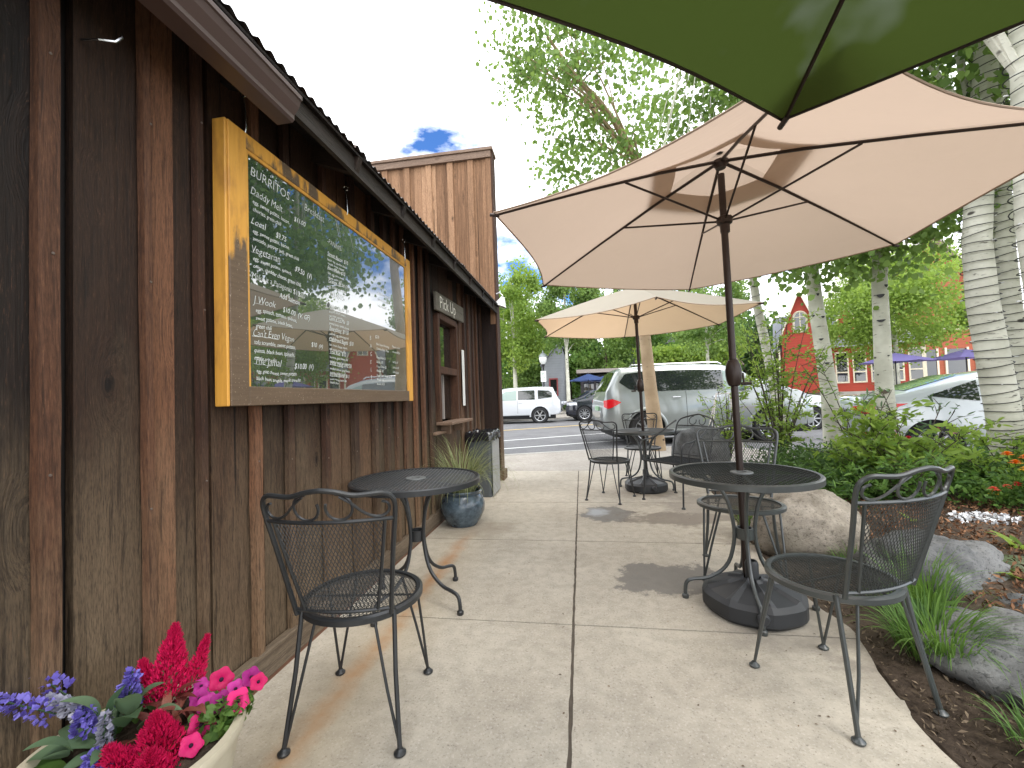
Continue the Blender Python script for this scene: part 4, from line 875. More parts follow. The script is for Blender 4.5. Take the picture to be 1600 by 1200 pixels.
for (a, b, g_) in [((-1.33, .90, .45), (-1.43, .84, .52), 0), ((-1.36, .94, .47), (-1.46, .92, .55), 0), ((-1.19, .96, .44), (-1.185, .97, .52), 0), ((-1.24, .90, .41), (-1.245, .90, .47), 0), ((-1.17, .89, .35), (-1.18, .90, .46), 1), ((-1.12, .85, .35), (-1.17, .86, .40), 0), ((-1.16, .85, .33), (-1.20, .84, .36), 0), ((-1.25, .90, .46), (-1.36, .91, .475), 1), ((-1.22, .98, .43), (-1.23, .99, .47), 0)]:
    A, B_ = rel2(a), rel2(b); sp_ = MB(); spike(A, B_ - A, (B_ - A).length, .014 if g_ else .021, 70, sp_)
    sp_.build('flower_spike', M_salg if g_ else M_sal, pl, smooth=False)
    st.tube([rel2((-1.2, .93, .34)), (rel2((-1.2, .93, .40)) + A) / 2 + Vector((0, 0, .02)), A, B_], .0022, 5)
st.build('salvia_stems', M_leafS, pl)
def petunia(mb, th, c, d, r):
    d = Vector(d).normalized(); o1 = d.orthogonal().normalized(); o2 = d.cross(o1); c = Vector(c); n = 30; vs = [c - d * r * .35]; mb.ct = rnd.random()
    for j, (f, z) in enumerate(((.18, -.12), (.55, .02), (.85, .06), (1.0, .0))):
        for i in range(n):
            a = 2 * math.pi * i / n; k = 1 + .10 * math.cos(5 * a) * f; zz = z + .05 * math.cos(5 * a + 1) * f + (.04 * math.sin(a * 11) if j == 3 else 0); vs.append(c + (o1 * math.cos(a) + o2 * math.sin(a)) * r * f * k + d * r * zz)
    fs = [(0, 1 + i, 1 + (i + 1) % n) for i in range(n)] + [(1 + j * n + i, 1 + (j + 1) * n + i, 1 + (j + 1) * n + (i + 1) % n, 1 + j * n + (i + 1) % n) for j in range(3) for i in range(n)]
    mb._add(vs, fs); th.lathe([(0, -.01 * 0), (r * .20, .0), (r * .1, .004), (0, .006)], 10, M=Matrix.Translation(c - d * r * .09) @ d.to_track_quat('Z', 'Y').to_matrix().to_4x4())
V_ = (.75, -.6, .55)
for (c, mm, r) in [((-1.045, 1.10, .425), 0, .021), ((-.955, 1.06, .400), 0, .021), ((-1.01, 1.0, .375), 0, .022), ((-.99, .95, .365), 0, .018), ((-1.03, 1.04, .40), 1, .018), ((-1.065, 1.05, .405), 1, .018), ((-1.0, 1.05, .40), 1, .019), ((-.965, 1.12, .425), 1, .018), ((-.935, 1.11, .42), 0, .015), ((-1.08, 1.07, .425), 1, .014), ((-.99, 1.09, .41), 1, .016)]:
    pk, th = MB(), MB(); r *= 1.35; petunia(pk, th, rel2(c), (V_[0] + rnd.uniform(-.3, .3), V_[1] + rnd.uniform(-.3, .3), V_[2] + rnd.uniform(-.2, .4)), r * 1.05)
    pf = pk.build('petunia_flower', M_pet2 if mm else M_pet, pl); th.build('throat', M_dk, pf)
P = np.column_stack([nr.uniform(-1.04, -.93, 260), nr.uniform(.98, 1.14, 260), nr.uniform(.345, .405, 260)]) - np.array(PO); P = P[(P[:, 0] ** 2 + P[:, 1] ** 2) < .25 ** 2]
leafmesh('petunia_leaves', P, .026, M_leafC, pl, asp=.7, updir=.8)
# ================================================================== NEAR TREES
from mathutils import noise as mnoise
AG = 'pale-barked aspens growing in the planting bed'
tree('aspen_tree', 'pale aspen with dark eye marks standing in the flower bed before the silver sedan', (4.12, 6.62, .1), (4.3, 6.5, 9.5), .115, .05, [((4.3, 6.6, 5.9), (1.5, 1.3, 2.7)), ((4.1, 6.3, 3.25), (.9, .6, .42))], .075, M_leafA, M_aspen, 7000, 60, .25, AG, tp=[(4.12, 6.62, .05), (4.1, 6.6, 1.2), (4.12, 6.6, 2.6), (4.2, 6.55, 4), (4.25, 6.5, 6.5), (4.3, 6.5, 9.5)])
tree('aspen_tree', 'slightly leaning aspen left of the eye-marked one, in front of the red house', (3.62, 6.95, .1), (3.2, 6.8, 9), .125, .05, [((3.3, 6.85, 5.8), (1.5, 1.3, 2.8)), ((3.5, 6.4, 3.05), (1.0, .6, .5))], .075, M_leafA, M_aspen, 8000, 60, .25, AG, tp=[(3.64, 6.98, .05), (3.60, 6.95, 1.1), (3.46, 6.9, 2.4), (3.34, 6.85, 4), (3.25, 6.8, 6.5), (3.2, 6.8, 9)])
tree('aspen_tree', 'thick wire-wound aspen trunk, leftmost of the three at the right edge', (4.24, 5.04, .1), (4.3, 4.9, 9.5), .138, .08, [((4.5, 4.9, 6.6), (1.9, 1.5, 2.2)), ((3.6, 5.0, 4.4), (1.0, .9, 1.1))], .075, M_leafA, M_aspen, 8500, 80, .32, AG, tp=[(4.24, 5.04, .05), (4.16, 5.02, .9), (4.0, 4.96, 2.0), (3.98, 4.95, 2.6), (4.06, 4.93, 3.6), (4.17, 4.91, 4.7), (4.3, 4.9, 9.5)])
tree('aspen_tree', 'slimmer wired aspen trunk just behind the thick wired one', (5.05, 5.85, .1), (4.9, 5.7, 9), .13, .055, [((5.4, 6.1, 6.2), (1.7, 1.5, 2.6))], .075, M_leafA, M_aspen, 6500, 60, .32, AG, tp=[(5.05, 5.85, .05), (4.98, 5.8, 1), (4.84, 5.69, 2.6), (4.86, 5.7, 5), (4.9, 5.7, 9)])
tree('aspen_tree', 'nearest wired aspen trunk cut off by the right picture edge', (3.50, 3.80, .1), (3.4, 3.6, 9), .125, .06, [((3.6, 3.5, 5.8), (1.8, 1.5, 2.2))], .075, M_leafA, M_aspen, 7000, 60, .32, AG, tp=[(3.62, 3.82, .05), (3.50, 3.78, 1.2), (3.36, 3.72, 2.4), (3.34, 3.68, 3.4), (3.45, 3.6, 9)])
tree('aspen_tree', 'thin grey aspen behind the shrub, its lower trunk ringed by wire', (3.42, 8.05, .05), (2.7, 7.7, 8.5), .10, .035, [((2.7, 7.7, 5.4), (1.35, 1.2, 2.5)), ((1.5, 6.6, 3.7), (.7, .6, .5))], .075, M_leafA, M_aspen, 7500, 60, .28, AG, tp=[(3.44, 8.08, .0), (3.34, 8.02, 1), (3.05, 7.93, 2.7), (2.85, 7.8, 4.6), (2.7, 7.7, 8.5)])
tree('street_tree', 'warm brown street tree trunk at the kerb, its airy crown above the umbrellas', (1.56, 9.45, .0), (.1, 9, 7.9), .15, .03, [((-.05, 8.9, 8.3), (1.35, 1.1, 1.7)), ((.25, 8.9, 5.9), (1.05, .9, 1.3)), ((.9, 8.9, 7.2), (1.2, 1.0, 1.8)), ((-.75, 8.7, 8.8), (.7, .8, 1.1))], .085, M_leafA, M_tan, 6000, 48, .24, None, nl=8, limb=.8, tp=[(1.56, 9.45, -.02), (1.47, 9.5, 1.3), (1.39, 9.5, 2.6), (1.40, 9.2, 4.2), (1.36, 9.0, 5.9), (.9, 9, 6.9), (.25, 9, 7.8), (-.4, 9, 8.9)])
tree('aspen_tree', 'leafy aspen off to the right whose crown shows in the menu board glass', (6.4, 4.0, .1), (6.4, 3.8, 8), .14, .05, [((6.3, 3.9, 4.6), (1.9, 1.9, 2.8))], .09, M_leafA, M_aspen, 8000, 60, .4, AG)
# light wires wound round the trunks
M_wire = simple('wire_black', (.012, .013, .012), .6); M_bulb = simple('bulb_clear', (.5, .5, .48), .15, 0, .1, 5, 0, .9)
def wires(label, tp, r0, r1, z0, z1, pitch):
    t = thing('light_string', label, 'string lights', tp[0], 0, 'light strings wound round the aspens'); B = Vector(tp[0])
    def at(z):
        for a, b in zip(tp, tp[1:]):
            if a[2] <= z <= b[2]: k = (z - a[2]) / (b[2] - a[2]); return Vector(a).lerp(Vector(b), k)
        return Vector(tp[-1])
    P = []; n = int((z1 - z0) / pitch * 18); jj = [rnd.uniform(-.3, .3) for _ in range(200)]
    for i in range(n + 1):
        z = z0 + (z1 - z0) * i / n; a = 2 * math.pi * i / 18; k = i // 18; tilt = .02 * math.sin(a + jj[k % 200] * 5) + jj[k % 200] * .03
        r = (r0 + (r1 - r0) * (z - z0) / (z1 - z0)) + .006; c = at(z + tilt); P.append(c + Vector((math.cos(a) * r, math.sin(a) * r, 0)) - B)
    mb = MB(); mb.tube(P, .0042, 5, caps=False); mb.build('wire', M_wire, t)
    for i in range(7, n, 29 if n > 900 else 23):
        mb = MB(); q = P[i]; mb.tube([q, q + (P[i] - (at(B.z + q.z) - B)).normalized() * .03], .006, 5); mb.build('bulb', M_bulb, t)
wires('dark light wire wound up the thick aspen trunk', [(4.24, 5.04, .05), (4.16, 5.02, .9), (4.0, 4.96, 2.0), (3.98, 4.95, 2.6), (4.06, 4.93, 3.6), (4.17, 4.91, 4.7), (4.3, 4.9, 9.5)], .138, .112, .15, 5.6, .088)
wires('dark light wire wound up the slimmer aspen behind the thick one', [(5.05, 5.85, .05), (4.98, 5.8, 1), (4.84, 5.69, 2.6), (4.86, 5.7, 5)], .135, .10, .2, 4.5, .095)
wires('dark light wire wound up the aspen at the right picture edge', [(3.62, 3.82, .05), (3.50, 3.78, 1.2), (3.36, 3.72, 2.4), (3.34, 3.68, 3.4), (3.45, 3.6, 9)], .125, .10, .2, 4.4, .11)
wires('dark light wire wound up the thin aspen behind the shrub', [(3.44, 8.08, .0), (3.34, 8.02, 1), (3.05, 7.93, 2.7), (2.85, 7.8, 4.6)], .103, .07, .3, 3.6, .16)

# ================================================================== BOULDERS, WEEDS, BED PLANTS
def rockmat(name, a, b, c3, k=.5):
    M_ = MT(name, .85, 0, .25); p = M_.pos(); n1 = M_.noise(p, 7, 8, .65); n2 = M_.noise(p, 55, 5, .7); n3 = M_.noise(p, 2.4, 4)
    c = M_.mix(M_.ramp(n1, [(.35, 0), (.65, 1)]), a, b); c = M_.mix(M_.math('MULTIPLY', M_.ramp(n3, [(.5, 0), (.62, 1)]), k), c, c3)
    c = M_.mix(M_.math('MULTIPLY', M_.ramp(n2, [(.38, 1), (.46, 0)]), .6), c, tuple(x * .35 for x in a)); M_.base(c); M_.bump(M_.math('ADD', n2, M_.math('MULTIPLY', n1, 2)), .6, .012); return M_.m
M_rtan = rockmat('tan_granite', (.20, .175, .14), (.37, .33, .275), (.19, .17, .13)); M_rgrey = rockmat('grey_gneiss', (.075, .078, .08), (.17, .172, .172), (.24, .24, .235)); M_rmoss = rockmat('mossy_stone', (.10, .11, .07), (.22, .22, .16), (.07, .10, .04), .9); M_rbrn = rockmat('rust_stone', (.25, .12, .07), (.36, .2, .13), (.2, .1, .06))
def rock(label, c, rad, mat, seed, sq=.75, amp=.16, rz=0):
    mb = MB(); nu, nv = 64, 36
    def f(u, v):
        th = 2 * math.pi * u; ph = math.pi * v - math.pi / 2; sg = lambda x: math.copysign(abs(x) ** sq, x)
        d = Vector((sg(math.cos(ph)) * sg(math.cos(th)), sg(math.cos(ph)) * sg(math.sin(th)), sg(math.sin(ph)))); e = Vector((math.cos(ph) * math.cos(th), math.cos(ph) * math.sin(th), math.sin(ph)))
        k = 1 + amp * mnoise.fractal(e * 1.3 + Vector((seed, seed * 2.1, 0)), .9, 2.1, 5) * 1.5 + .04 * mnoise.fractal(e * 6 + Vector((seed, 0, 0)), .8, 2, 4)
        return Vector((d.x * rad[0], d.y * rad[1], d.z * rad[2])) * k
    mb.grid(f, nu, nv); o = mb.build('boulder', mat, ang=60); o.location = c; o.rotation_euler = (0, 0, rz); return tag(o, label, 'rock')
rock('large rounded tan boulder beside the grey mesh table', (1.62, 3.50, .15), (.38, .31, .28), M_rtan, 3, .97, .10)
rock('smooth grey boulder behind the back of the dark grey chair', (1.98, 2.88, .08), (.36, .27, .20), M_rgrey, 8, .85, .2, .4)
rock('flat mossy stone beside the wood chips', (2.48, 2.95, .07), (.30, .17, .10), M_rmoss, 5, .8, .1, -.2)
rock('small smooth grey stone between the mossy stone and the big boulder', (2.12, 2.52, .08), (.105, .075, .06), M_rgrey, 12, .95, .06)
rock('small rust-brown stone at the right picture edge', (2.30, 2.55, .10), (.11, .08, .07), M_rbrn, 15, .95, .06)
rock('big veined grey boulder at the lower right corner', (1.80, 2.08, .0), (.37, .36, .19), M_rgrey, 21, .85, .18, .3)
rock('upright grey boulder behind the iron armchair', (1.78, 6.95, .22), (.37, .30, .40), M_rgrey, 30, .7, .12)
rock('pale flat stone behind the tan boulder', (1.95, 4.55, .08), (.34, .22, .15), M_rtan, 33, .8, .15)
# mulch and gravel
def chips(name, n, xy, s0, s1, cols, kind='stuff', h=.02, flat=.5):
    m_ = leafmat(name + '_mat', cols[0], cols[1], .02, .9, .1); P = []
    while len(P) < n:
        x, y = xy(); P.append((x, y, bedh(x, y) + rnd.uniform(.004, h)))
    o = leafmesh(name, P, s0, m_, None, asp=s1, updir=1.1, shape='sq', jit=.6); return tag(o, kind=kind)
chips('wood_mulch', 9000, lambda: (rnd.uniform(1.9, 4.6), rnd.uniform(2.3, 4.4)), .032, .35, ((.07, .032, .018), (.34, .185, .105)), h=.035)
chips('soil_litter', 5000, lambda: ((lambda y: (edgex(y) + abs(rnd.gauss(0, .35)), y))(rnd.uniform(1, 6.8))), .022, .3, ((.04, .03, .02), (.26, .20, .14)), h=.02)
def gxy():
    a = rnd.uniform(0, 6.28); r = math.sqrt(rnd.random()); return 2.93 + .27 * r * .8 * math.cos(a), 3.75 + .12 * r * math.sin(a)
chips('white_gravel', 420, gxy, .024, .8, ((.45, .46, .48), (.85, .86, .88)), h=.045)
# grit and crumbs on the concrete
P = []
for i in range(200):
    y = rnd.uniform(1, 6.5); x = edgex(y) - abs(rnd.gauss(0, .35)) - .02; P.append((x, y, .0145))
for i in range(70): P.append((rnd.uniform(-1.3, 1.1), rnd.uniform(1.0, 6.5), .0145))
tag(leafmesh('leaf_litter', P, .010, leafmat('litter', (.06, .04, .03), (.30, .22, .15), .05, .9), None, asp=.6, updir=6, shape='sq', jit=.6), kind='stuff')
def tuft(name, label, cat, loc, n, br, ln, sp, wd, mat, seed, group=None):
    o = blades(n, br, ln, sp, wd, seed).build(name, mat); o.location = loc; return tag(o, label, cat, group)
tuft('grass_tuft', 'dense green grass tuft beside the chair foot at the pavement edge', 'grass tuft', (1.47, 2.15, .03), 300, .13, .30, .9, .0035, M_leafC, 2)
tuft('grass_tuft', 'taller grass clump between the grey boulders', 'grass tuft', (1.68, 2.52, .05), 200, .12, .33, .7, .003, M_leafC, 9)
tuft('grass_tuft', 'short grass against the left foot of the tan boulder', 'grass tuft', (1.33, 3.72, .03), 160, .10, .26, .6, .003, M_leafC, 4)
tuft('grass_tuft', 'thin grass at the near side of the tan boulder', 'grass tuft', (1.72, 3.10, .03), 120, .12, .16, .8, .003, M_leafC, 14)
tuft('grass_tuft', 'sparse grass at the very lower right corner', 'grass tuft', (1.42, 1.62, .02), 90, .1, .17, 1, .003, M_leafC, 18)
def weed(label, loc, n, L_, W_, mat, seed, group='broad-leaved weeds along the boulders'):
    rr = random.Random(seed); mb = MB()
    for k in range(n): a = 6.283 * k / n + rr.uniform(-.3, .3); leafblade(mb, (0, 0, 0), (math.cos(a), math.sin(a), rr.uniform(.5, 1.6)), (0, 0, 1), L_ * rr.uniform(.7, 1.1), W_, .45, 10)
    o = mb.build('weed', mat); o.location = loc; return tag(o, label, 'weed', group)
weed('broad-leaved weed growing through the grass tuft beside the chair', (1.60, 2.38, .04), 8, .20, .026, M_leafC, 1); weed('weed with long toothed leaves by the mossy stone', (2.32, 2.72, .08), 8, .18, .022, M_leafB, 2)
weed('yellow-green weed in the wood chips near the right edge', (2.62, 3.12, .1), 6, .26, .026, M_leafB, 3); weed('small weed between the white gravel and the chair back', (2.45, 3.72, .1), 8, .16, .02, M_leafB, 4)
# ground cover
P, T = [], []
for i in range(150):
    x = rnd.uniform(2.15, 4.9); y = rnd.uniform(4.5, 6.3) - .25 * max(0, 2.8 - x); c = (x, y, bedh(x, y) + rnd.uniform(.08, .27)); tt = rnd.random()
    q = nr.normal(size=(70, 3)) * (.13, .13, .06) + c; P.append(q); T.append(np.full(70, tt))
tag(leafmesh('ground_cover', np.vstack(P), .075, M_leafD, None, asp=.55, updir=.9, tone=np.concatenate(T), shape='oval'), kind='stuff')
P, T = [], []
for i in range(70):
    x = rnd.uniform(2.1, 4.6); y = rnd.uniform(4.3, 5.4) - .2 * max(0, 2.6 - x); c = (x, y, bedh(x, y) + rnd.uniform(.04, .26)); q = nr.normal(size=(60, 3)) * (.12, .12, .06) + c; P.append(q); T.append(np.full(60, rnd.random()))
tag(leafmesh('ground_cover', np.vstack(P), .085, M_leafC, None, asp=.45, updir=.9, tone=np.concatenate(T), shape='oval'), kind='stuff')
def shrub(name, label, base, stems, mat, size, per, seed, asp=.8, spread=.16, group=None, sh='oval', cat='shrub', bare=.25):
    """stems: (dx,dy,height)"""
    rr = random.Random(seed); o = thing(name, label, cat, base, 0, group); mb = MB(); P, T, D = [], [], []
    for (dx, dy, h) in stems:
        pts = [Vector((0, 0, 0)), Vector((dx * .3, dy * .3, h * .4)), Vector((dx * .65, dy * .65, h * .75)), Vector((dx, dy, h))]; pts = [Vector(p) for p in smoothc([tuple(p) for p in pts])]
        mb.tube(pts, [.009 * (1 - .75 * i / (len(pts) - 1)) for i in range(len(pts))], 6)
        for k in range(5):
            i = rr.randrange(int(len(pts) * bare), len(pts)); q = pts[i] + Vector((rr.gauss(0, spread), rr.gauss(0, spread), rr.uniform(.02, spread))); mb.tube([pts[i], pts[i].lerp(q, .5) + Vector((0, 0, .02)), q], [.004, .003, .0015], 5)
            tt = rr.random()
            for j in range(per): u = rr.random(); c = pts[i].lerp(q, u); P.append(c + Vector((rr.gauss(0, .03), rr.gauss(0, .03), rr.gauss(0, .02)))); T.append(tt); D.append((q - pts[i]).normalized() + Vector((rr.gauss(0, .7), rr.gauss(0, .7), rr.gauss(0, .3))))
    mb.build('stems', M_stem, o); leafmesh('leaves', [tuple(p) for p in P], size, mat, o, asp=asp, updir=.9, tone=T, shape=sh, dirs=[tuple(d) for d in D]); return o
R2 = random.Random(5)
shrub('leafy_shrub', 'bright green leafy shrub behind the dark grey chair', (2.92, 4.55, .14), [(R2.uniform(-.5, .42), R2.uniform(-.3, .5), R2.choice((R2.uniform(.12, .42), R2.uniform(.3, .6), R2.uniform(.55, .85)))) for _ in range(32)], M_leafB, .07, 20, 1, .9, .17)
shrub('leafy_shrub', 'low bright shrub against the wired trunks at the right edge', (3.95, 4.75, .14), [(R2.uniform(-.5, .5), R2.uniform(-.3, .3), R2.uniform(.2, .52)) for _ in range(22)], M_leafB, .062, 20, 2, .9, .14)
shrub('leafy_shrub', 'dark low shrub under the bright shrub, touching the wood chips', (2.72, 4.35, .12), [(R2.uniform(-.35, .4), R2.uniform(-.3, .3), R2.uniform(.15, .4)) for _ in range(22)], M_leafC, .055, 18, 3, .7, .12)
shrub('tall_shrub', 'tall loose shrub beside the large umbrella pole, in front of the white car', (2.75, 6.6, .1), [(R2.uniform(-.55, .6), R2.uniform(-.4, .4), R2.uniform(.8, 2.2)) for _ in range(24)], M_leafB, .07, 21, 4, .7, .18)
shrub('tall_shrub', 'yellow-green thin shrub low in front of the white car door', (2.15, 6.9, .1), [(R2.uniform(-.35, .4), R2.uniform(-.3, .3), R2.uniform(.45, 1.2)) for _ in range(14)], M_leafB, .06, 14, 6, .5, .14)
shrub('bare_shrub', 'sparse twiggy shrub between the leaning aspen and the pole-side shrub', (3.35, 5.9, .15), [(-.65, -.1, 1.35), (-.35, 0, 1.25), (.12, .05, .95), (.4, 0, 1.0), (-.1, .1, .8)], M_leafC, .07, 5, 7, .55, .2)
shrub('bare_shrub', 'sparse twiggy shrub with upright dark stems before the silver sedan', (3.15, 4.75, .12), [(-.15, .1, 1.0), (-.1, .05, .8), (.35, .1, .85), (.5, .15, .8), (-.25, .2, .75)], M_leafS, .07, 5, 8, .5, .12)
# bedding flowers
def flower(c, h, r, mat, label, dense=1, head='zinnia'):
    o = thing(head, label, 'flower', c, 0, 'bedding flowers'); mb = MB(); top = Vector((rnd.uniform(-.03, .03), rnd.uniform(-.03, .03), h)); mb.tube([(0, 0, 0), top * .5 + Vector((.01, 0, 0)), top], .0025, 5)
    for k in range(4): a = rnd.uniform(0, 6.28); leafblade(mb, top * rnd.uniform(.2, .7), (math.cos(a), math.sin(a), .4), (0, 0, 1), .06, .012)
    mb.build('stem', M_leafC, o); mb = MB()
    for ring in range(4):
        for k in range(12): a = 6.283 * (k + ring * .5) / 12; leafblade(mb, top + Vector((0, 0, ring * r * .12)), (math.cos(a), math.sin(a), .15 + ring * .4), (0, 0, 1), r * (1 - ring * .18), r * .2, .2, 3)
    mb.build('flower_head', mat, o); return o
Mf = {'orange': leafmat('petal_orange', (.70, .16, .01), (.95, .35, .03), .2), 'yellow': leafmat('petal_yellow', (.80, .45, .02), (.95, .62, .05), .2), 'red': leafmat('petal_red', (.55, .01, .03), (.8, .04, .05), .2), 'coral': leafmat('petal_coral', (.80, .10, .07), (.95, .25, .15), .2), 'pink': leafmat('petal_pink', (.65, .22, .32), (.85, .42, .5), .2), 'purple': leafmat('petal_purple', (.40, .02, .22), (.6, .06, .38), .2), 'white': leafmat('petal_white', (.7, .7, .65), (.85, .85, .8), .2)}
spotsF = [(3.85, 6.6, .52, 'pink', 'tallest, left of the eye-marked trunk'), (4.0, 6.5, .55, 'pink', 'in front of the eye-marked trunk base'), (3.66, 6.35, .42, 'orange', 'leftmost of the far row'), (3.74, 6.33, .44, 'red', 'second of the far row'), (3.95, 6.35, .46, 'purple', 'third of the far row, below the trunk'), (4.03, 6.33, .44, 'purple', 'fourth of the far row, below the trunk'), (3.92, 6.2, .40, 'orange', 'lowest under the trunk'), (4.05, 6.2, .37, 'red', 'lowest right under the trunk'), (3.50, 6.2, .36, 'yellow', 'half hidden at the left end of the far row'), (3.80, 5.6, .38, 'white', 'left of the pale clump among the leaves'), (3.86, 5.55, .40, 'white', 'middle of the pale clump among the leaves'), (3.72, 5.5, .40, 'pink', 'above the pale clump among the leaves'), (3.55, 5.7, .30, 'coral', 'lowest of the bed centre'), (4.2, 5.9, .50, 'red', 'beside the dark upright stems'), (4.3, 5.85, .46, 'pink', 'right of the dark upright stems')]
for (x, y, h, c_, wh) in spotsF: flower((x, y, .14), h, .055, Mf[c_], c_ + ' bedding flower ' + wh)
for (x, y, h, c_, wh) in [(3.58, 4.28, .43, 'orange', 'uppermost of the marigold cluster'), (3.66, 4.30, .40, 'orange', 'right of the uppermost marigold'), (3.54, 4.22, .37, 'orange', 'left of the marigold cluster'), (3.60, 4.20, .31, 'yellow', 'in the middle of the marigold cluster'), (3.66, 4.18, .27, 'yellow', 'lowest right of the marigold cluster'), (3.38, 4.16, .12, 'yellow', 'alone above the white gravel')]:
    flower((x, y, .14), h, .05, Mf[c_], c_ + ' marigold ' + wh, head='marigold')
for (x, y, h, c_, wh) in [(3.28, 4.06, .19, 'coral', 'left of the low row by the wood chips'), (3.36, 4.10, .20, 'coral', 'second of the low row'), (3.44, 4.08, .22, 'red', 'third of the low row'), (3.48, 4.02, .16, 'red', 'fourth of the low row, nearest'), (3.56, 4.06, .20, 'red', 'right end of the low row')]:
    flower((x, y, .13), h, .045, Mf[c_], c_ + ' bedding flower ' + wh)
P = nr.normal(size=(1500, 3)) * (.22, .16, .07) + (3.55, 4.22, .28); tag(leafmesh('ground_cover', P, .04, M_leafC, None, asp=.5, updir=.8), kind='stuff')

# ================================================================== VEHICLES
def paint(name, c, metal=.35, rough=.28):
    M_ = MT(name, rough, metal, .5); M_.base(c); M_.b.inputs['Coat Weight'].default_value = 1; M_.b.inputs['Coat Roughness'].default_value = .05; return M_.m
M_tyre = simple('tyre_rubber', (.018, .018, .019), .8); M_rim = simple('alloy_rim', (.45, .46, .47), .3, .85, .1); M_trimb = simple('black_trim', (.02, .02, .022), .5); M_cglass = gl.m
M_tail = MT('tail_red', .15, 0, .6).base((.55, .01, .015)).m; M_head = simple('headlamp', (.55, .57, .6), .1, .4, .1, 30); M_under = simple('under_black', (.008, .008, .008), .9); M_chr = simple('chrome', (.6, .6, .62), .12, 1, .05)
cgl = MT('tinted_car_glass', .02, 0, .6); cgl.base((.015, .018, .02)); cgl.b.inputs['Coat Weight'].default_value = 1; cgl.b.inputs['Coat IOR'].default_value = 1.6; cgl.b.inputs['Coat Roughness'].default_value = .01; M_cg = cgl.m
lg = MT('clear_car_glass', .03, 0, .6); lg.base((.16, .24, .21)); lg.b.inputs['Coat Weight'].default_value = 1; lg.b.inputs['Coat IOR'].default_value = 1.7; M_cgl = lg.m
def lerp_tab(tab, s):
    if s <= tab[0][0]: return tab[0][1]
    for a, b in zip(tab, tab[1:]):
        if s <= b[0]:
            k = (s - a[0]) / (b[0] - a[0]); k = k if len(a) < 3 else k; return a[1] + (b[1] - a[1]) * k
    return tab[-1][1]
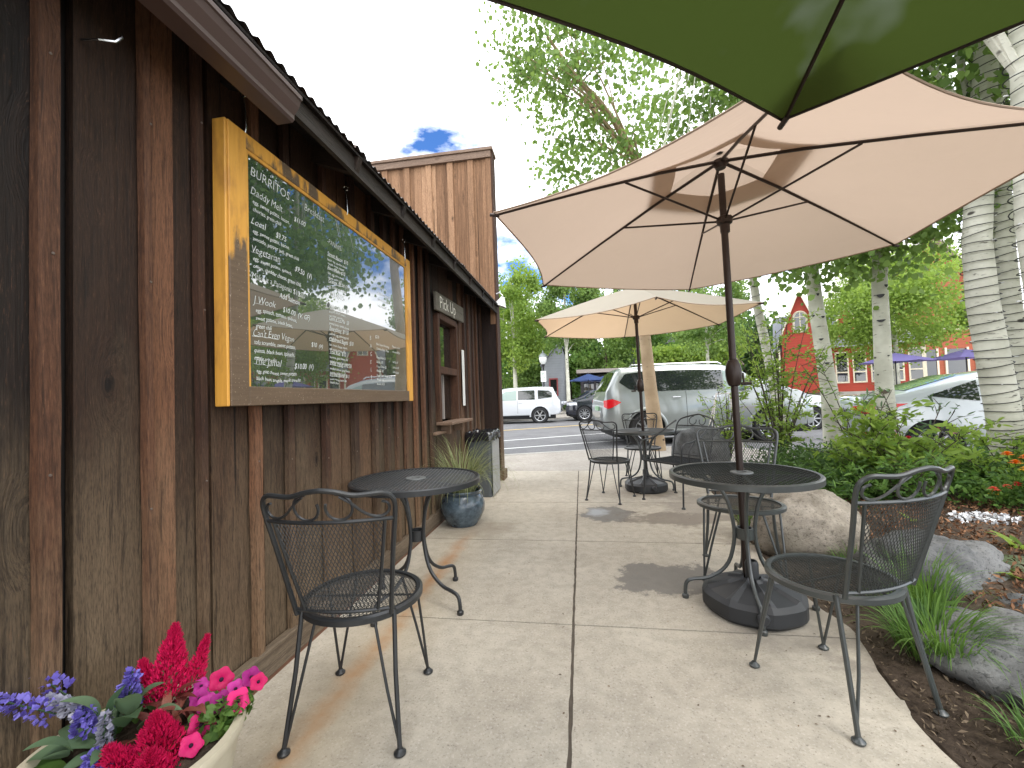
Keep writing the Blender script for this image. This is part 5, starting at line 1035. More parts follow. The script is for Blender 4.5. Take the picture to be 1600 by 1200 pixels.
def make_car(label, cat, loc, rz, L_, W_, top, belt, mat, wheels, wr, windows, tails, heads, wind=None, rear=None, sill=.30, spokes=10, group=None, narrow=.17, flare=None, seams=(), handles=(), clear=()):
    """x along length from the rear (0) to the front (L_), y across, near side is -y"""
    t = thing('parked_car', label, cat, loc, rz, group); hw = W_ / 2
    ts = lambda s: lerp_tab(top, s); bs = lambda s: min(lerp_tab(belt, s), ts(s) - .015)
    def plan(s): e0 = max(0, 1 - s / .45); e1 = max(0, 1 - (L_ - s) / .7); return 1 - .16 * e0 ** 2.2 - .22 * e1 ** 2.0
    def half(s, z):
        b = bs(s); tp_ = ts(s); w_ = hw * plan(s)
        if z <= b: k = (z - sill) / max(.05, b - sill); return w_ * (.955 + .045 * math.sin(math.pi * min(1, max(0, .15 + .75 * k))) - .012 * k)
        k = (z - b) / max(.05, tp_ - b); gh = (tp_ - b) / .7
        return w_ * (.955 + .045 * math.sin(math.pi * .9) - .012) - narrow * min(1, gh) * k ** 1.15 * 1.0 - .06 * max(0, k - .85) / .15 * min(1, gh)
    NS = 90; S = [L_ * (.5 - .5 * math.cos(math.pi * i / NS)) * .5 + L_ * i / NS * .5 for i in range(NS + 1)]
    ring = []
    for s in S:
        b, tp_ = bs(s), ts(s); e = .10 * max(0, 1 - s / .3) + .10 * max(0, 1 - (L_ - s) / .4); z0 = sill + e * .6
        zs = [z0, z0 + .03] + [z0 + .03 + (b - z0 - .03) * k / 6 for k in range(1, 7)] + [b + (tp_ - b) * k for k in (.3, .6, .85, .96)]
        sec = [(-half(s, z) + (.03 if i == 0 else 0), z) for i, z in enumerate(zs)]; we = half(s, tp_) - .05
        for k in (.9, .6, .3, 0): sec.append((-we * k, tp_ + .03 * (1 - k * k) * min(1, (tp_ - b) / .4 + .3)))
        ring.append(sec + [(-y, z) for y, z in sec[-2::-1]])
    m_ = len(ring[0]); vs = [(s, y, z) for s, r_ in zip(S, ring) for y, z in r_]
    fs = [(i * m_ + k, (i + 1) * m_ + k, (i + 1) * m_ + (k + 1) % m_, i * m_ + (k + 1) % m_) for i in range(NS) for k in range(m_)]
    fs += [tuple(range(m_)), tuple(NS * m_ + k for k in range(m_))[::-1]]
    mb = MB(); mb._add(vs, fs); body = mb.build('body', mat, t)
    bpy.context.view_layer.update()
    # cut the wheel arches
    cut = MB()
    for x in wheels: cut.lathe([(0, -W_), (wr + .065, -W_), (wr + .065, W_), (0, W_)], 40, M=Matrix.Translation((x, 0, wr)) @ Matrix.Rotation(R(90), 4, 'X'))
    co = cut.build('cut', M_under, t, smooth=False); md = body.modifiers.new('b', 'BOOLEAN'); md.object = co; md.operation = 'DIFFERENCE'; md.solver = 'EXACT'
    bpy.context.view_layer.update(); dg = bpy.context.evaluated_depsgraph_get(); nm = bpy.data.meshes.new_from_object(body.evaluated_get(dg)); body.modifiers.clear(); body.data = nm; bpy.data.objects.remove(co)
    nm.set_sharp_from_angle(angle=R(38))
    mb = MB(); mb.box(.25, L_ - .25, -hw + .10, hw - .10, .22, sill + .25)
    for x in wheels: mb.lathe([(wr + .06, -hw + .06), (wr + .06, hw - .06)], 30, M=Matrix.Translation((x, 0, wr)) @ Matrix.Rotation(R(90), 4, 'X'))
    mb.build('underbody', M_under, t)
    for x in wheels:
        for sd_ in (-1, 1):
            WM = Matrix.Translation((x, sd_ * (hw - .125), wr)) @ Matrix.Rotation(R(90) * -sd_, 4, 'X'); w0 = MB(); hwid = .12
            w0.lathe([(wr * .70, -hwid), (wr * .93, -hwid), (wr, -hwid * .7), (wr, hwid * .7), (wr * .93, hwid), (wr * .70, hwid * .9), (wr * .68, 0)], 40, M=WM, close=True); to = w0.build('wheel', M_tyre, t)
            r_ = MB(); r_.lathe([(wr * .70, hwid * .92), (wr * .66, hwid * .85), (wr * .62, hwid * .3), (0, hwid * .25)], 36, M=WM, caps=False)
            r_.cm = 0
            for k in range(spokes):
                SM = WM @ Matrix.Rotation(2 * math.pi * k / spokes, 4, 'Z'); r_.box(wr * .10, wr * .67, -wr * .045 * (10 / spokes) ** .5, wr * .045 * (10 / spokes) ** .5, hwid * .55, hwid * .84, SM)
            r_.lathe([(0, hwid * .95), (wr * .14, hwid * .93), (wr * .15, hwid * .5)], 18, M=WM, caps=False); ro = r_.build('rim', M_rim, to)
            ro.parent = to
            dk = MB(); dk.lathe([(wr * .60, hwid * .34), (0, hwid * .33)], 30, M=WM); dk.build('brake_shadow_disc', M_under, to)
    if flare:
        for x in wheels:
            for sd_ in (-1, 1):
                f = MB(); ra, rb = wr + .055, wr + .13; P = []
                def fl(u, v, x=x, sd_=sd_):
                    a = R(-8 + 196 * u); rr_ = ra + (rb - ra) * v; z = wr + rr_ * math.sin(a); xx = x + rr_ * math.cos(a); return (xx, sd_ * (half(xx, z) + .022 * math.sin(math.pi * (.15 + .85 * v)) + (.0 if v < 1 else .001)), z)
                f.grid(fl, 30, 4); f.build('arch_flare', flare, t)
    def patch(s0, s1, lo, hi, off, sides=(-1, 1), nu=14, nv=6):
        out_ = []
        for sd_ in sides:
            p = MB(); p.grid(lambda u, v: (lambda s: (lambda z: (s, sd_ * (half(s, z) + off), z))(lo(s) + (hi(s) - lo(s)) * v))(s0 + (s1 - s0) * u), nu, nv); out_.append(p)
        return out_
    for wi, (s0, s1, lo, hi) in enumerate(windows):
        for p in patch(s0, s1, lambda s: lerp_tab(lo, s), lambda s: lerp_tab(hi, s), .006): p.build('side_window', M_cgl if wi in clear else M_cg, t)
    for (s0, s1, lo, hi) in tails:
        for p in patch(s0, s1, lambda s: lerp_tab(lo, s), lambda s: lerp_tab(hi, s), .02, nu=10): p.build('tail_light', M_tail, t)
    for (s0, s1, lo, hi) in heads:
        for p in patch(s0, s1, lambda s: lerp_tab(lo, s), lambda s: lerp_tab(hi, s), .012, nu=10): p.build('headlight', M_head, t)
    for (s, z0, z1) in seams:
        for p in patch(s, s + .010, lambda q: z0, lambda q: z1, .002, nu=1, nv=14): p.build('door_seam', M_under, t)
    for (s, z) in handles:
        for sd_ in (-1, 1): h = MB(); h.bbox(s, s + .20, -.012, .012, -.012, .012, .005, Matrix.Translation((0, sd_ * (half(s, z) + .025), z))); h.build('door_handle', M_chr, t)
    def glasspatch(s0, s1, name, k=.84, gm=M_cg):
        def f(u, v):
            s = s0 + (s1 - s0) * u; z = ts(s); we = (half(s, z) - .06) * k; y = -we + 2 * we * v; d = (ts(s + .02) - ts(s - .02)) / .04; n_ = Vector((-d, 0, 1)).normalized() * .008; q = y / (half(s, z) - .05)
            return Vector((s, y, z + .03 * (1 - q * q) * min(1, (z - bs(s)) / .4 + .3))) + n_
        g_ = MB(); g_.grid(f, 12, 10); g_.build(name, gm, t)
    if wind: glasspatch(wind[0], wind[1], 'windscreen')
    if rear: glasspatch(rear[0], rear[1], 'rear_window', gm=M_cgl if 'sedan' in label else M_cg)
    for sd_ in (-1, 1):
        if wind: h = MB(); h.bbox(wind[1] - .55, wind[1] - .40, -.09, .09, -.06, .07, .02, Matrix.Translation((0, sd_ * (hw + .08), bs(wind[1] - .5) + .09))); h.build('wing_mirror', mat, t)
    return t, half, ts, bs
C_ = lambda v: [(0, v), (9, v)]
# big pale SUV
suvp = paint('silver_white_paint', (.27, .29, .28), .5, .28)
suv, half, ts, bs = make_car('large pale silver SUV parked at the kerb behind the tables', 'car', (.43, 12.04, -.10), R(8), 5.34, 2.03,
    [(0, .98), (.03, 1.16), (.09, 1.36), (.36, 1.86), (.50, 1.95), (1.0, 2.00), (2.4, 2.02), (3.1, 1.98), (3.5, 1.86), (4.05, 1.42), (4.2, 1.36), (4.9, 1.28), (5.2, 1.14), (5.34, .88)],
    [(0, 1.34), (3.2, 1.31), (4.0, 1.28), (5.3, 1.05)], suvp, (1.05, 4.12), .41,
    [(.42, 1.06, [(.42, 1.60), (.66, 1.42), (1.06, 1.36)], [(.42, 1.62), (.58, 1.82), (1.06, 1.86)]), (1.10, 3.02, C_(1.355), [(1.1, 1.865), (2.2, 1.87), (3.02, 1.84)]), (3.04, 3.80, C_(1.33), [(3.04, 1.83), (3.30, 1.76), (3.80, 1.38)])],
    [(.015, .42, [(0, 1.00), (.10, .94), (.20, .97), (.42, 1.09)], [(0, 1.15), (.22, 1.19), (.42, 1.11)])], [(4.9, 5.3, C_(.92), C_(1.06))], wind=(3.42, 4.02), rear=(.10, .36), sill=.36, spokes=10, narrow=.16, flare=suvp, seams=((2.06, .44, 1.33), (3.05, .44, 1.31), (1.22, .9, 1.33), (4.05, .9, 1.26)), handles=((1.72, 1.19), (2.72, 1.17)), clear=(2,))
for sd_ in (-1, 1): h = MB(); h.tube([(.75, sd_ * .72, 2.01), (.8, sd_ * .72, 2.045), (3.0, sd_ * .70, 2.05), (3.1, sd_ * .70, 2.0)], .02, 6); h.build('roof_rail', M_chr, suv); h = MB(); h.tube([(1.62, sd_ * .97, .35), (3.5, sd_ * .97, .35)], .06, 8); h.build('running_board', simple('steel_step', (.35, .36, .36), .3, .8), suv)
h = MB(); h.bbox(.0, .05, -.8, .8, .42, .62, .01); h.build('rear_bumper_trim', M_trimb, suv); h = MB(); h.bbox(-.02, .01, -.26, .26, .88, 1.0, .004); h.build('number_plate', simple('plate', (.2, .35, .2), .5), suv)
# silver sedan
sil = paint('silver_paint', (.40, .43, .45), .4, .3)
make_car('silver sedan behind the eye-marked aspen and wired trunks', 'car', (4.82, 9.05, -.10), R(-14), 4.8, 1.83,
    [(0, .90), (.03, 1.02), (.12, 1.10), (.55, 1.14), (.72, 1.17), (1.5, 1.42), (2.0, 1.475), (2.7, 1.46), (3.1, 1.36), (3.75, 1.04), (4.5, .90), (4.8, .70)],
    [(0, .98), (1.0, 1.0), (3.4, .93), (4.8, .8)], sil, (1.02, 3.80), .33,
    [(1.02, 1.62, [(1.02, 1.10), (1.62, 1.01)], [(1.02, 1.12), (1.62, 1.34)]), (1.68, 2.5, C_(.99), [(1.68, 1.35), (2.0, 1.40), (2.5, 1.39)]), (2.56, 3.42, C_(.97), [(2.56, 1.39), (2.9, 1.35), (3.42, 1.01)])],
    [(.015, .72, [(0, .84), (.2, .82), (.45, .88), (.72, .985)], [(0, .95), (.25, .985), (.5, .995), (.72, .99)])], [(4.3, 4.75, C_(.62), C_(.76))], wind=(2.98, 3.7), rear=(.78, 1.5), sill=.22, spokes=10, narrow=.20, seams=((1.66, .3, .96), (2.55, .3, .94)), handles=((2.2, .86), (3.1, .84)), clear=(1,))
# white SUV across the street (faces left)
wht = paint('white_car_paint', (.50, .52, .54), .0, .3)
make_car('white SUV parked across the street beyond the building corner', 'car', (-1.15, 22.5, -.10), R(188), 4.82, 1.92,
    [(0, 1.02), (.02, 1.10), (.10, 1.22), (.32, 1.70), (.18, 1.74), (.5, 1.80), (1.2, 1.83), (2.6, 1.80), (2.95, 1.74), (3.55, 1.24), (4.5, 1.12), (4.8, .9)], [(0, 1.16), (3.5, 1.12), (4.8, 1.0)], wht, (1.05, 3.84), .39,
    [(.42, 1.12, [(.42, 1.28), (1.12, 1.21)], [(.42, 1.50), (.55, 1.62), (1.12, 1.66)]), (1.28, 2.12, C_(1.19), C_(1.66)), (2.2, 3.2, C_(1.17), [(2.2, 1.66), (2.75, 1.62), (3.2, 1.30)])],
    [], [(.02, .28, C_(1.0), C_(1.14))], wind=(2.98, 3.5), rear=(.12, .3), sill=.40, spokes=6, narrow=.14, flare=wht, seams=((2.15, .5, 1.15), (1.22, .8, 1.15)), handles=((1.9, 1.05), (2.95, 1.03)), clear=(2,))
make_car('white car on the road beyond the pale SUV, mostly hidden by it and the shrubs', 'car', (3.1, 15.0, -.10), R(8), 4.9, 1.85,
    [(0, 1.0), (.04, 1.2), (.35, 1.55), (.9, 1.66), (2.2, 1.68), (2.9, 1.56), (3.7, 1.12), (4.7, .98), (4.9, .8)], [(0, 1.08), (3.5, 1.02), (4.8, .9)], wht, (1.0, 3.9), .35,
    [(.9, 1.75, C_(1.10), [(.9, 1.45), (1.75, 1.52)]), (1.8, 2.6, C_(1.09), C_(1.53)), (2.66, 3.4, C_(1.08), [(2.66, 1.52), (3.4, 1.16)])], [(.02, .3, C_(.85), C_(1.0))], [(4.4, 4.85, C_(.7), C_(.84))], wind=(2.95, 3.6), rear=(.06, .33), sill=.28, spokes=8, narrow=.17)
blk = paint('black_car_paint', (.012, .014, .022), .3, .2)
cr, *_x = make_car('black crossover parked across the street behind the pale SUV', 'car', (3.75, 24.0, -.10), R(190), 4.75, 1.9,
    [(0, .9), (.1, 1.15), (.5, 1.55), (.9, 1.66), (2.2, 1.68), (2.9, 1.58), (3.6, 1.16), (4.4, 1.02), (4.68, .85), (4.75, .7)], [(0, 1.08), (3.5, 1.03), (4.7, .9)], blk, (.95, 3.82), .37,
    [(.9, 1.8, C_(1.10), [(.9, 1.45), (1.8, 1.52)]), (1.86, 2.6, C_(1.09), C_(1.53)), (2.66, 3.3, C_(1.08), [(2.66, 1.52), (3.3, 1.2)])], [], [(4.2, 4.7, C_(.82), C_(.96))], wind=(2.95, 3.55), sill=.30, spokes=10, narrow=.17)
dup(cr, (3.3, 30.2, -.10), R(186), 'dark car further back, half hidden by the pale street tree', None)
# ================================================================== FAR SIDE OF THE STREET
lamp = thing('street_lamp', 'black street lamp with acorn globe and small parking sign across the street', 'street lamp', (-2.16, 25.6, 0))
mb = MB(); mb.lathe([(0, 0), (.16, 0), (.16, .12), (.10, .2), (.08, .5), (.05, .6), (.045, 2.9), (.07, 2.95), (.05, 3.0), (.09, 3.1), (.11, 3.16), (0, 3.16)], 18); mb.build('pole', M_trimb, lamp)
mb = MB(); mb.lathe([(.10, 3.16), (.20, 3.3), (.24, 3.48), (.22, 3.60)], 20); mb.build('globe', simple('opal_glass', (.70, .72, .70), .2), lamp)
mb = MB(); mb.lathe([(.26, 3.60), (.22, 3.72), (.10, 3.82), (.03, 3.88), (.03, 3.98), (0, 4.0)], 20); mb.build('cap', simple('lamp_cap', (.25, .28, .28), .4, .4), lamp)
mb = MB(); mb.bbox(-.16, .16, -.09, -.075, 2.1, 2.75, .004); so_ = mb.build('parking_sign', simple('sign_white', (.68, .70, .68), .5), lamp); mb = text_mesh([('P', -.07, 2.5, .2, 0, 1), ('2 HR', -.13, 2.3, .12, 0, .9)]); mb.v = [(v[0], v[1] - .092, v[2]) for v in mb.v]; mb.build('lettering', simple('sign_green', (.03, .2, .08), .5), so_)
def siding(name, a, b, pitch=.2):
    M_ = MT(name, .8, 0, .2); z = M_.sep(M_.pos())[2]; f = M_.math('FRACT', M_.math('DIVIDE', z, pitch)); n1 = M_.noise(M_.pos(), 1.5, 4)
    c = M_.mix(n1, a, b); M_.base(M_.mix(M_.ramp(f, [(0, .55), (.12, 0)]), c, tuple(x * .35 for x in a))); M_.bump(f, .6, .03); return M_.m
M_gsid = siding('grey_siding', (.20, .215, .235), (.27, .285, .305)); M_rsid = siding('red_siding_boards', (.37, .06, .04), (.45, .08, .055), .22); M_cream = simple('cream_trim', (.68, .62, .48), .6); M_shin = simple('grey_shingle', (.17, .18, .20), .9, 0, .25, 8, .2); M_shinb = simple('brown_shingle', (.13, .09, .075), .9, 0, .25, 5, .2)
# grey house gable
gh = thing('grey_house', 'narrow grey clapboard house with dark red window across the street', 'house', (-1.9, 34, 0))
mb = MB(); pr = [(-1.1, 0), (.62, 0), (.62, 4.9), (.40, 5.3), (-.1, 4.9), (-1.1, 3.7)]
mb._add([(x, 0, z) for x, z in pr] + [(x, 9, z) for x, z in pr], [tuple(range(6)), tuple(range(6, 12))[::-1]] + [(i, (i + 1) % 6, 6 + (i + 1) % 6, 6 + i) for i in range(6)]); mb.build('wall', M_gsid, gh, smooth=False)
mb = MB(); 
for a, b in (((-1.2, 3.62), (-.1, 4.95)), ((-.1, 4.95), (.42, 5.4)), ((.42, 5.4), (.72, 4.9))):
    mb._add([(a[0], -.2, a[1] + .1), (b[0], -.2, b[1] + .1), (b[0], 9.2, b[1] + .1), (a[0], 9.2, a[1] + .1), (a[0], -.2, a[1]), (b[0], -.2, b[1]), (b[0], 9.2, b[1]), (a[0], 9.2, a[1])], [(0, 1, 2, 3), (4, 7, 6, 5), (0, 4, 5, 1), (3, 2, 6, 7)])
mb.build('roof', M_shin, gh, smooth=False)
mb = MB(); 
for a, b, c, d in ((-.55, .15, 1.25, 1.36), (-.55, .15, 2.55, 2.66), (-.55, -.45, 1.36, 2.55), (.05, .15, 1.36, 2.55)): mb.box(a, b, -.07, .02, c, d)
wn = mb.build('window', simple('dark_red_trim', (.20, .035, .035), .6), gh, smooth=False); mb = MB(); mb.box(-.45, .05, -.03, -.02, 1.36, 2.55); mb.build('pane', M_glass, wn, smooth=False)
# patio with blue umbrellas
def simple_umb(label, loc, r, mat, h=2.6, group=None):
    t = thing('cafe_umbrella', label, 'umbrella', loc, 0, group); mb = MB(); n = 8
    for k in range(n):
        a0, a1 = 2 * math.pi * k / n, 2 * math.pi * (k + 1) / n; mb.grid(lambda u, v: ((math.cos(a0) * (1 - v) + math.cos(a1) * v) * r * u, (math.sin(a0) * (1 - v) + math.sin(a1) * v) * r * u, h + .5 - .5 * u - .04 * math.sin(math.pi * v) * u), 4, 4)
    mb.build('canopy', mat, t, ang=12); mb = MB(); mb.tube([(0, 0, 0), (0, 0, h + .55)], .03, 8); mb.build('pole', M_trimb, t); return t
for i, (x, y, r, lb) in enumerate(((.6, 33, 1.5, 'left blue cafe umbrella on the far terrace'), (2.3, 34.5, 1.6, 'middle blue cafe umbrella on the far terrace'), (3.9, 33.5, 1.6, 'right blue cafe umbrella on the far terrace, behind the pale SUV'))): simple_umb(lb, (x, y, 0), r, M_bluefab, 2.35, 'blue umbrellas on the far terrace')
pv = thing('dark_pavilion', 'dark open shopfront under trees behind the blue umbrellas', 'building', (3.2, 37, 0)); mb = MB(); mb.box(-3.2, 4.5, 0, 4, 0, 2.9); mb.build('wall', simple('dark_shop', (.05, .045, .05), .8), pv, smooth=False); mb = MB(); mb.box(-3.5, 4.8, -.5, 4.3, 3.1, 3.4); mb.build('roof', simple('pale_roof', (.38, .33, .30), .8), pv, smooth=False)
for k in range(7):
    mb = MB(); mb.box(-2.9 + k * 1.0, -2.1 + k * 1.0, -.03, -.01, .9, 2.3); mb.build('window', M_glass, pv, smooth=False)
fn = thing('patio_fence', 'low dark railing round the far terrace', 'fence', (2, 31.3, 0)); mb = MB()
for k in range(30): mb.box(-2.4 + k * .2, -2.37 + k * .2, 0, .03, 0, .95)
mb.box(-2.45, 3.6, -.01, .04, .95, 1.0); mb.build('railing', M_trimb, fn, smooth=False)
# brown roofed cabin and dark house
cb = thing('brown_cabin', 'small cabin with brown shingle roof among the trees', 'house', (11.6, 42.5, 0)); mb = MB(); mb.box(-1.7, 3, 0, 4, 0, 3.7); mb._add([(-1.7, 0, 3.7), (-1.7, 4, 3.7), (-1.7, 2, 4.7)], [(0, 1, 2)]); mb.build('wall', simple('cabin_brown', (.20, .09, .06), .8), cb, smooth=False)
mb = MB(); mb._add([(-2.0, -.4, 3.55), (3.3, -.4, 3.55), (3.3, 2, 4.85), (-2.0, 2, 4.85), (-2.0, 4.4, 3.55), (3.3, 4.4, 3.55)], [(0, 1, 2, 3), (3, 2, 5, 4)]); mb.build('roof', M_shinb, cb, smooth=False)
dkh = thing('dark_house', 'dark house with small white windows showing through the treetops', 'house', (8.6, 52, 0)); mb = MB(); mb.box(-2.2, 2.2, 0, 5, 0, 7.0); mb.build('wall', simple('charcoal', (.04, .045, .05), .8), dkh, smooth=False); mb = MB(); mb._add([(-2.6, -.4, 6.9), (2.6, -.4, 6.9), (2.6, 2.5, 8.0), (-2.6, 2.5, 8.0)], [(0, 1, 2, 3)]); mb.build('roof', M_trimb, dkh, smooth=False)
for k in range(3): mb = MB(); mb.box(-1.6 + k * 1.2, -.8 + k * 1.2, -.05, -.01, 5.6, 6.4); mb.build('window', simple('pale_pane', (.4, .45, .45), .1), dkh, smooth=False)
# red house: local x runs along the facade
rh = thing('red_house', 'red clapboard house with grey roof, cream trim and an arched gable window', 'house', (17.6, 41.6, 0), R(-24))
mb = MB(); mb.box(0, 9.6, 0, 8, .8, 4.6); mb.build('wall', M_rsid, rh, smooth=False); mb = MB(); mb.box(-.05, 9.7, -.06, 8, 0, .8); mb.build('foundation', M_kerb, rh, smooth=False)
mb = MB(); mb._add([(-.4, -.6, 4.5), (10, -.6, 4.5), (10, 4, 8.2), (-.4, 4, 8.2), (-.4, 8.6, 4.5), (10, 8.6, 4.5)], [(0, 1, 2, 3), (3, 2, 5, 4)]); rf = mb.build('roof', M_shin, rh, smooth=False)
def gable(par, x0, x1, z0, zt, y0, depth, arch=True, face=M_rsid):
    xm = (x0 + x1) / 2; mb = MB(); mb._add([(x0, y0, z0), (x1, y0, z0), (xm, y0, zt), (x0, y0 + depth, z0), (x1, y0 + depth, z0), (xm, y0 + depth, zt)], [(0, 1, 2), (3, 5, 4), (0, 3, 4, 1)]); g_ = mb.build('gable', face, par, smooth=False)
    mb = MB(); 
    for a, b in ((Vector((x0 - .35, 0, z0 - .35 * (zt - z0) / (xm - x0))), Vector((xm, 0, zt))), (Vector((x1 + .35, 0, z0 - .35 * (zt - z0) / (xm - x0))), Vector((xm, 0, zt)))):
        u = Vector((0, 0, .14)); p = [a, b, b + u, a + u]; mb._add([(q.x, y0 - .35, q.z) for q in p] + [(q.x, y0 + depth, q.z) for q in p], [(0, 1, 2, 3), (0, 4, 5, 1), (3, 2, 6, 7)])
    mb.build('gable_roof', M_shin, g_, smooth=False); mb = MB()
    for a, b in ((Vector((x0 - .35, 0, z0 - .35 * (zt - z0) / (xm - x0))), Vector((xm, 0, zt))), (Vector((x1 + .35, 0, z0 - .35 * (zt - z0) / (xm - x0))), Vector((xm, 0, zt)))):
        mb._add([(a.x, y0 - .38, a.z - .18), (b.x, y0 - .38, b.z - .22), (b.x, y0 - .38, b.z + .1), (a.x, y0 - .38, a.z + .1)], [(0, 1, 2, 3)])
    mb.build('barge_board', M_cream, g_, smooth=False)
    if arch:
        w_ = (x1 - x0) * .17; zb = z0 + .1; h_ = (zt - z0) * .35; out_ = [(xm - w_, zb), (xm + w_, zb)] + [(xm + w_ * math.cos(a), zb + h_ + w_ * math.sin(a)) for a in np.linspace(0, math.pi, 12)]
        mb = MB(); mb._add([(x, y0 - .02, z) for x, z in out_], [tuple(range(len(out_)))]); mb.build('arched_window', M_glass, g_, smooth=False)
        mb = MB(); mb.tube([(x, y0 - .04, z) for x, z in out_], .08, 4, closed=True); mb.tube([(xm, y0 - .04, zb), (xm, y0 - .04, zb + h_ + w_)], .04, 4); mb.tube([(xm - w_, y0 - .04, zb + h_), (xm + w_, y0 - .04, zb + h_)], .04, 4); mb.build('window_trim', M_cream, g_, smooth=False)
    return g_
gable(rh, .3, 3.1, 5.9, 9.6, -.9, 5); mb = MB(); mb.box(.3, 3.1, -.9, -.001, .8, 5.9); mb.build('bay_wall', M_rsid, rh, smooth=False)
gable(rh, 4.2, 5.6, 6.6, 8.3, .6, 3, False); mb = MB(); mb.box(4.2, 5.6, .6, 3, 5.2, 6.6); mb.build('dormer', M_rsid, rh, smooth=False); mb = MB(); mb.box(4.5, 5.3, .57, .59, 5.5, 6.6); mb.build('window', M_glass, rh, smooth=False)
for k in range(5):
    x = 4.0 + k * 1.15; mb = MB(); 
    for a, b, c, d in ((x, x + .9, 1.5, 1.62), (x, x + .9, 4.0, 4.12), (x, x + .1, 1.62, 4.0), (x + .8, x + .9, 1.62, 4.0), (x + .1, x + .8, 2.35, 2.45)): mb.box(a, b, -.07, -.002, c, d)
    w_ = mb.build('window', M_cream, rh, smooth=False); mb = MB(); mb.box(x + .1, x + .8, -.03, -.01, 1.62, 4.0); mb.build('pane', M_glass, w_, smooth=False)
for x in (.0, 3.35, 9.5): mb = MB(); mb.box(x - .02, x + .14, -.95 if x < 3.4 else -.05, -.9 if x < 3.4 else -.002, .8, 4.6); mb.build('corner_board', M_cream, rh, smooth=False)
r2 = thing('red_hall', 'tall orange-red gabled hall with cream trim behind the light green tree', 'house', (23.6, 38.5, 0), R(2))
mb = MB(); mb._add([(0, 0, 0), (9.0, 0, 0), (9.0, 0, 7.4), (4.0, 0, 12.9), (0, 0, 8.5), (0, 9, 0), (9.0, 9, 0), (9.0, 9, 7.4), (4.0, 9, 12.9), (0, 9, 8.5)], [(0, 1, 2, 3, 4), (5, 9, 8, 7, 6), (0, 4, 9, 5), (1, 6, 7, 2)]); mb.build('wall', siding('orange_siding', (.33, .095, .055), (.40, .125, .07), .22), r2, smooth=False)
mb = MB()
for a, b in (((-.5, 8.0), (4.0, 13.0)), ((9.6, 6.8), (4.0, 13.0))): mb._add([(a[0], -.6, a[1]), (b[0], -.6, b[1]), (b[0], -.6, b[1] + .35), (a[0], -.6, a[1] + .35), (a[0], 9.5, a[1]), (b[0], 9.5, b[1]), (b[0], 9.5, b[1] + .35), (a[0], 9.5, a[1] + .35)], [(0, 1, 2, 3), (3, 2, 6, 7), (0, 4, 5, 1)])
mb.build('roof', simple('cream_roof_edge', (.5, .48, .42), .7), r2, smooth=False)
mb = MB(); mb.box(-.05, 9.05, -.10, -.003, 5.4, 5.75); mb.build('band', M_cream, r2, smooth=False)
for k in range(4): x = .6 + k * 2.15; mb = MB(); mb.box(x, x + 1.4, -.05, -.02, 1.3, 3.9); w_ = mb.build('window', M_glass, r2, smooth=False); mb = MB(); mb.box(x - .15, x, -.09, -.003, 1.2, 4.0); mb.box(x + 1.4, x + 1.55, -.09, -.003, 1.2, 4.0); mb.build('window_trim', M_cream, w_, smooth=False)
simple_umb('purple cafe umbrella left of the light green tree, before the red hall', (17.4, 27.0, 0), 1.7, M_purp, 2.5, 'purple umbrellas'); simple_umb('purple cafe umbrella right of the light green tree, before the red hall', (21.6, 28.0, 0), 1.8, M_purp, 2.6, 'purple umbrellas')
# a frame trestle by the shrub
es = thing('sign_easel', 'thin white A-frame easel standing behind the shrub by the kerb', 'easel', (2.75, 8.9, 0)); mb = MB(); mw = simple('easel_white', (.65, .6, .58), .6)
for s in (-1, 1): mb.tube([(s * .32, 0, 0), (s * .12, .06, 1.15)], .012, 6); mb.tube([(s * .32, .4, 0), (s * .12, .06, 1.15)], .012, 6)
mb.tube([(-.13, .06, 1.15), (.13, .06, 1.15)], .012, 6); mb.tube([(-.24, .03, .5), (.24, .03, .5)], .01, 6); mb.build('frame', mw, es)
# far trees: (px-like world positions) each its own crown
def ft(label, x, y, h, r, n, leaf, mat, tr=.14, bk=M_aspen, z0=.35, grp='trees across the street', name='street_tree', nl=8, ry=None, ncl=45, cs=None):
    tree(name, label, (x, y, 0), (x + rnd.uniform(-.2, .2), y, h * .9), tr, tr * .3, [((x, y, h * (z0 + 1) / 2), (r, ry or r, h * (1 - z0) / 2))], leaf, mat, bk, n, ncl, cs or r * .17, grp, nl=nl, bend=.08)
ft('young light green tree with pale trunk behind the white SUV', -4.3, 28.5, 10.3, 2.3, 15000, .13, M_leafB, .16, z0=.30)
ft('pale trunked street tree at the far kerb beside the dark cars', -.72, 25.9, 9.3, 1.9, 12000, .12, M_leafA, .13, z0=.42)
ft('light green young tree before the red hall', 19.0, 29.5, 9.6, 3.8, 24000, .13, M_leafB, .17, z0=.30, ncl=70)
ft('tall airy street tree behind the pale SUV and far umbrella', 8.6, 30.8, 10.8, 2.5, 9000, .14, M_leafA, .14, z0=.3)
for i, (x, y, h, r, lb) in enumerate([(-8.5, 36, 12.5, 3.2, 'tall tree behind the building corner'), (-4.8, 39, 10, 3.0, 'dark bushy tree behind the street lamp'), (-1.0, 43, 11, 3.2, 'tree rising behind the grey house'), (2.5, 42, 12, 3.4, 'tree behind the dark shopfront'), (6.0, 44, 12.5, 3.4, 'tree left of the dark house'), (9.5, 58, 14, 4, 'tree behind the dark house'), (13.5, 48, 10.5, 3.3, 'tree behind the brown cabin'), (15.2, 52, 11.0, 3.0, 'tree left of the red house gable')]):
    ft(lb, x, y, h, r, 9000, .19, M_leafA if i % 2 else M_leafC, .2, M_brown, .15 if i != 8 else .05, 'trees behind the far houses', 'leafy_tree', 6)
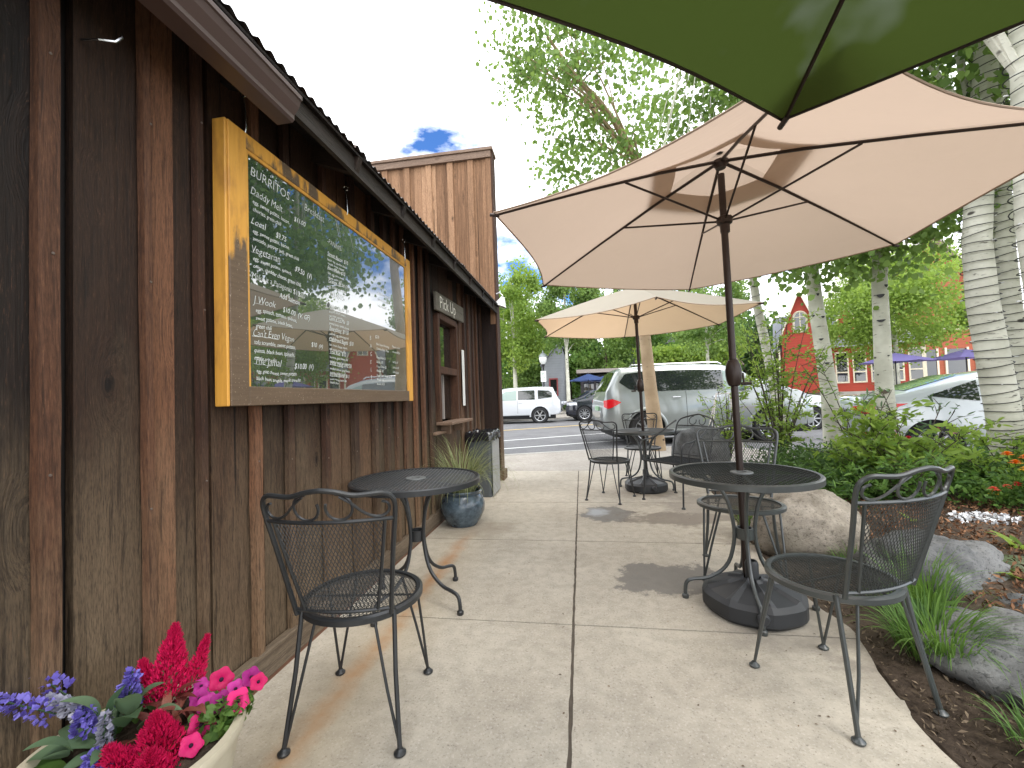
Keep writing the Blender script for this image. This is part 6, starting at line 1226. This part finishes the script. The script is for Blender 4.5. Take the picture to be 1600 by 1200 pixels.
for i, (x, y, h, lb) in enumerate([(-6.5, 46, 15, 'dark conifer behind the young light green tree'), (1.0, 50, 16, 'dark conifer behind the grey house'), (5.0, 55, 17, 'dark conifer left of the dark house'), (12.0, 60, 16, 'dark conifer behind the brown cabin'), (18, 62, 14, 'dark conifer behind the red house')]):
    o = thing('conifer_tree', lb, 'tree', (x, y, 0), 0, 'conifers beyond the houses'); mb = MB(); mb.tube([(0, 0, 0), (0, 0, h)], [.25, .03], 8); mb.build('trunk', M_brown, o)
    u = nr.uniform(0, 1, 5200) ** .8; a = nr.uniform(0, 6.283, 5200); rr_ = (1 - u) * h * .2 * nr.uniform(.4, 1.05, 5200); z = h * .08 + u * h * .92 - rr_ * .3; leafmesh('crown', np.column_stack([np.cos(a) * rr_, np.sin(a) * rr_, z]), .32, M_leafD, o, asp=.5, tone=.3 + .4 * np.sin(a * 5 + u * 40), shape='oval')
# yellow-green hedge and far planting
P = nr.uniform(0, 1, (8000, 3)) * (7.5, 1.8, 2.0 ) + (5.2, 38.2, 3.0) + nr.normal(size=(8000, 3)) * .25; hd = thing('hedge', 'yellow-green clipped hedge bank before the brown cabin', 'hedge', (9.5, 39, 0)); leafmesh('leaves', P - np.array((9.5, 39, 0)), .22, M_leafB, hd, tone=nr.uniform(.4, .9, 8000)); mb = MB(); mb.bbox(-4, 3, -.3, 1, 0, 4.3, .2); mb.build('branches', M_brown, hd)
P = nr.uniform(0, 1, (3500, 3)) * (14, 1.2, .5) + (12.0, 35.5, .0); tag(leafmesh('flower_bank', P, .16, leafmat('yellow_bank', (.12, .2, .03), (.55, .50, .05), .3)), kind='stuff')
def woods(name, x0, x1, y, hmin, hmax, n, leaf, mat):
    k = 90; cx = nr.uniform(x0, x1, k); hz = nr.uniform(hmin, hmax, k); i = nr.randint(0, k, n); z = nr.uniform(0, 1, n) ** .8 * hz[i]
    P = np.column_stack([cx[i] + nr.normal(size=n) * 2.2 * (1.1 - z / hz[i]), y + nr.normal(size=n) * 5, z]); return tag(leafmesh(name, P, leaf, mat, None, tone=(nr.uniform(.1, .8, k))[i]), kind='stuff')
woods('far_woods', -45, 60, 78, 8, 15, 26000, .75, M_leafD)
def bark_marks(cands, tp, r, cat='bark_eye'):
    par = cands
    for z, w_, h_, da in tp[1]:
        pts = tp[0]
        for a, b in zip(pts, pts[1:]):
            if a[2] <= z <= b[2]: c = Vector(a).lerp(Vector(b), (z - a[2]) / (b[2] - a[2]))
        d0 = math.atan2(-c.y, -c.x) + da; mb = MB()
        def f(u, v):
            k = math.sin(math.pi * u) ** .7; aa = d0 + (u - .5) * w_ / r; zz = c.z + (v - .5) * h_ * k - .35 * h_ * math.cos(math.pi * (u - .5)) + .2 * h_
            return Vector((c.x + math.cos(aa) * (r + .003), c.y + math.sin(aa) * (r + .003), zz)) - Vector(par.location)
        mb.grid(f, 12, 2); mb.build('bark_eye', M_brown if w_ > .12 else M_trimb, par)
for o in [q for q in sc.objects if q.name.startswith('aspen_tree') and q.parent is None]:
    if o['label'].startswith('pale aspen'): bark_marks(o, ([(4.12, 6.62, .05), (4.1, 6.6, 1.2), (4.12, 6.6, 2.6), (4.2, 6.55, 4)], [(2.08, .10, .035, 0), (2.42, .09, .05, .05), (2.55, .05, .04, .6), (1.12, .13, .05, 0), (1.6, .03, .02, .5), (1.35, .03, .02, -.5)]), .120)
    if o['label'].startswith('slightly'): bark_marks(o, ([(3.64, 6.98, .05), (3.60, 6.95, 1.1), (3.46, 6.9, 2.4), (3.34, 6.85, 4)], [(2.25, .05, .03, -.4), (2.22, .05, .03, .5), (1.9, .06, .03, 0), (1.55, .07, .03, .2), (2.55, .04, .04, .3)]), .127)
#TAIL
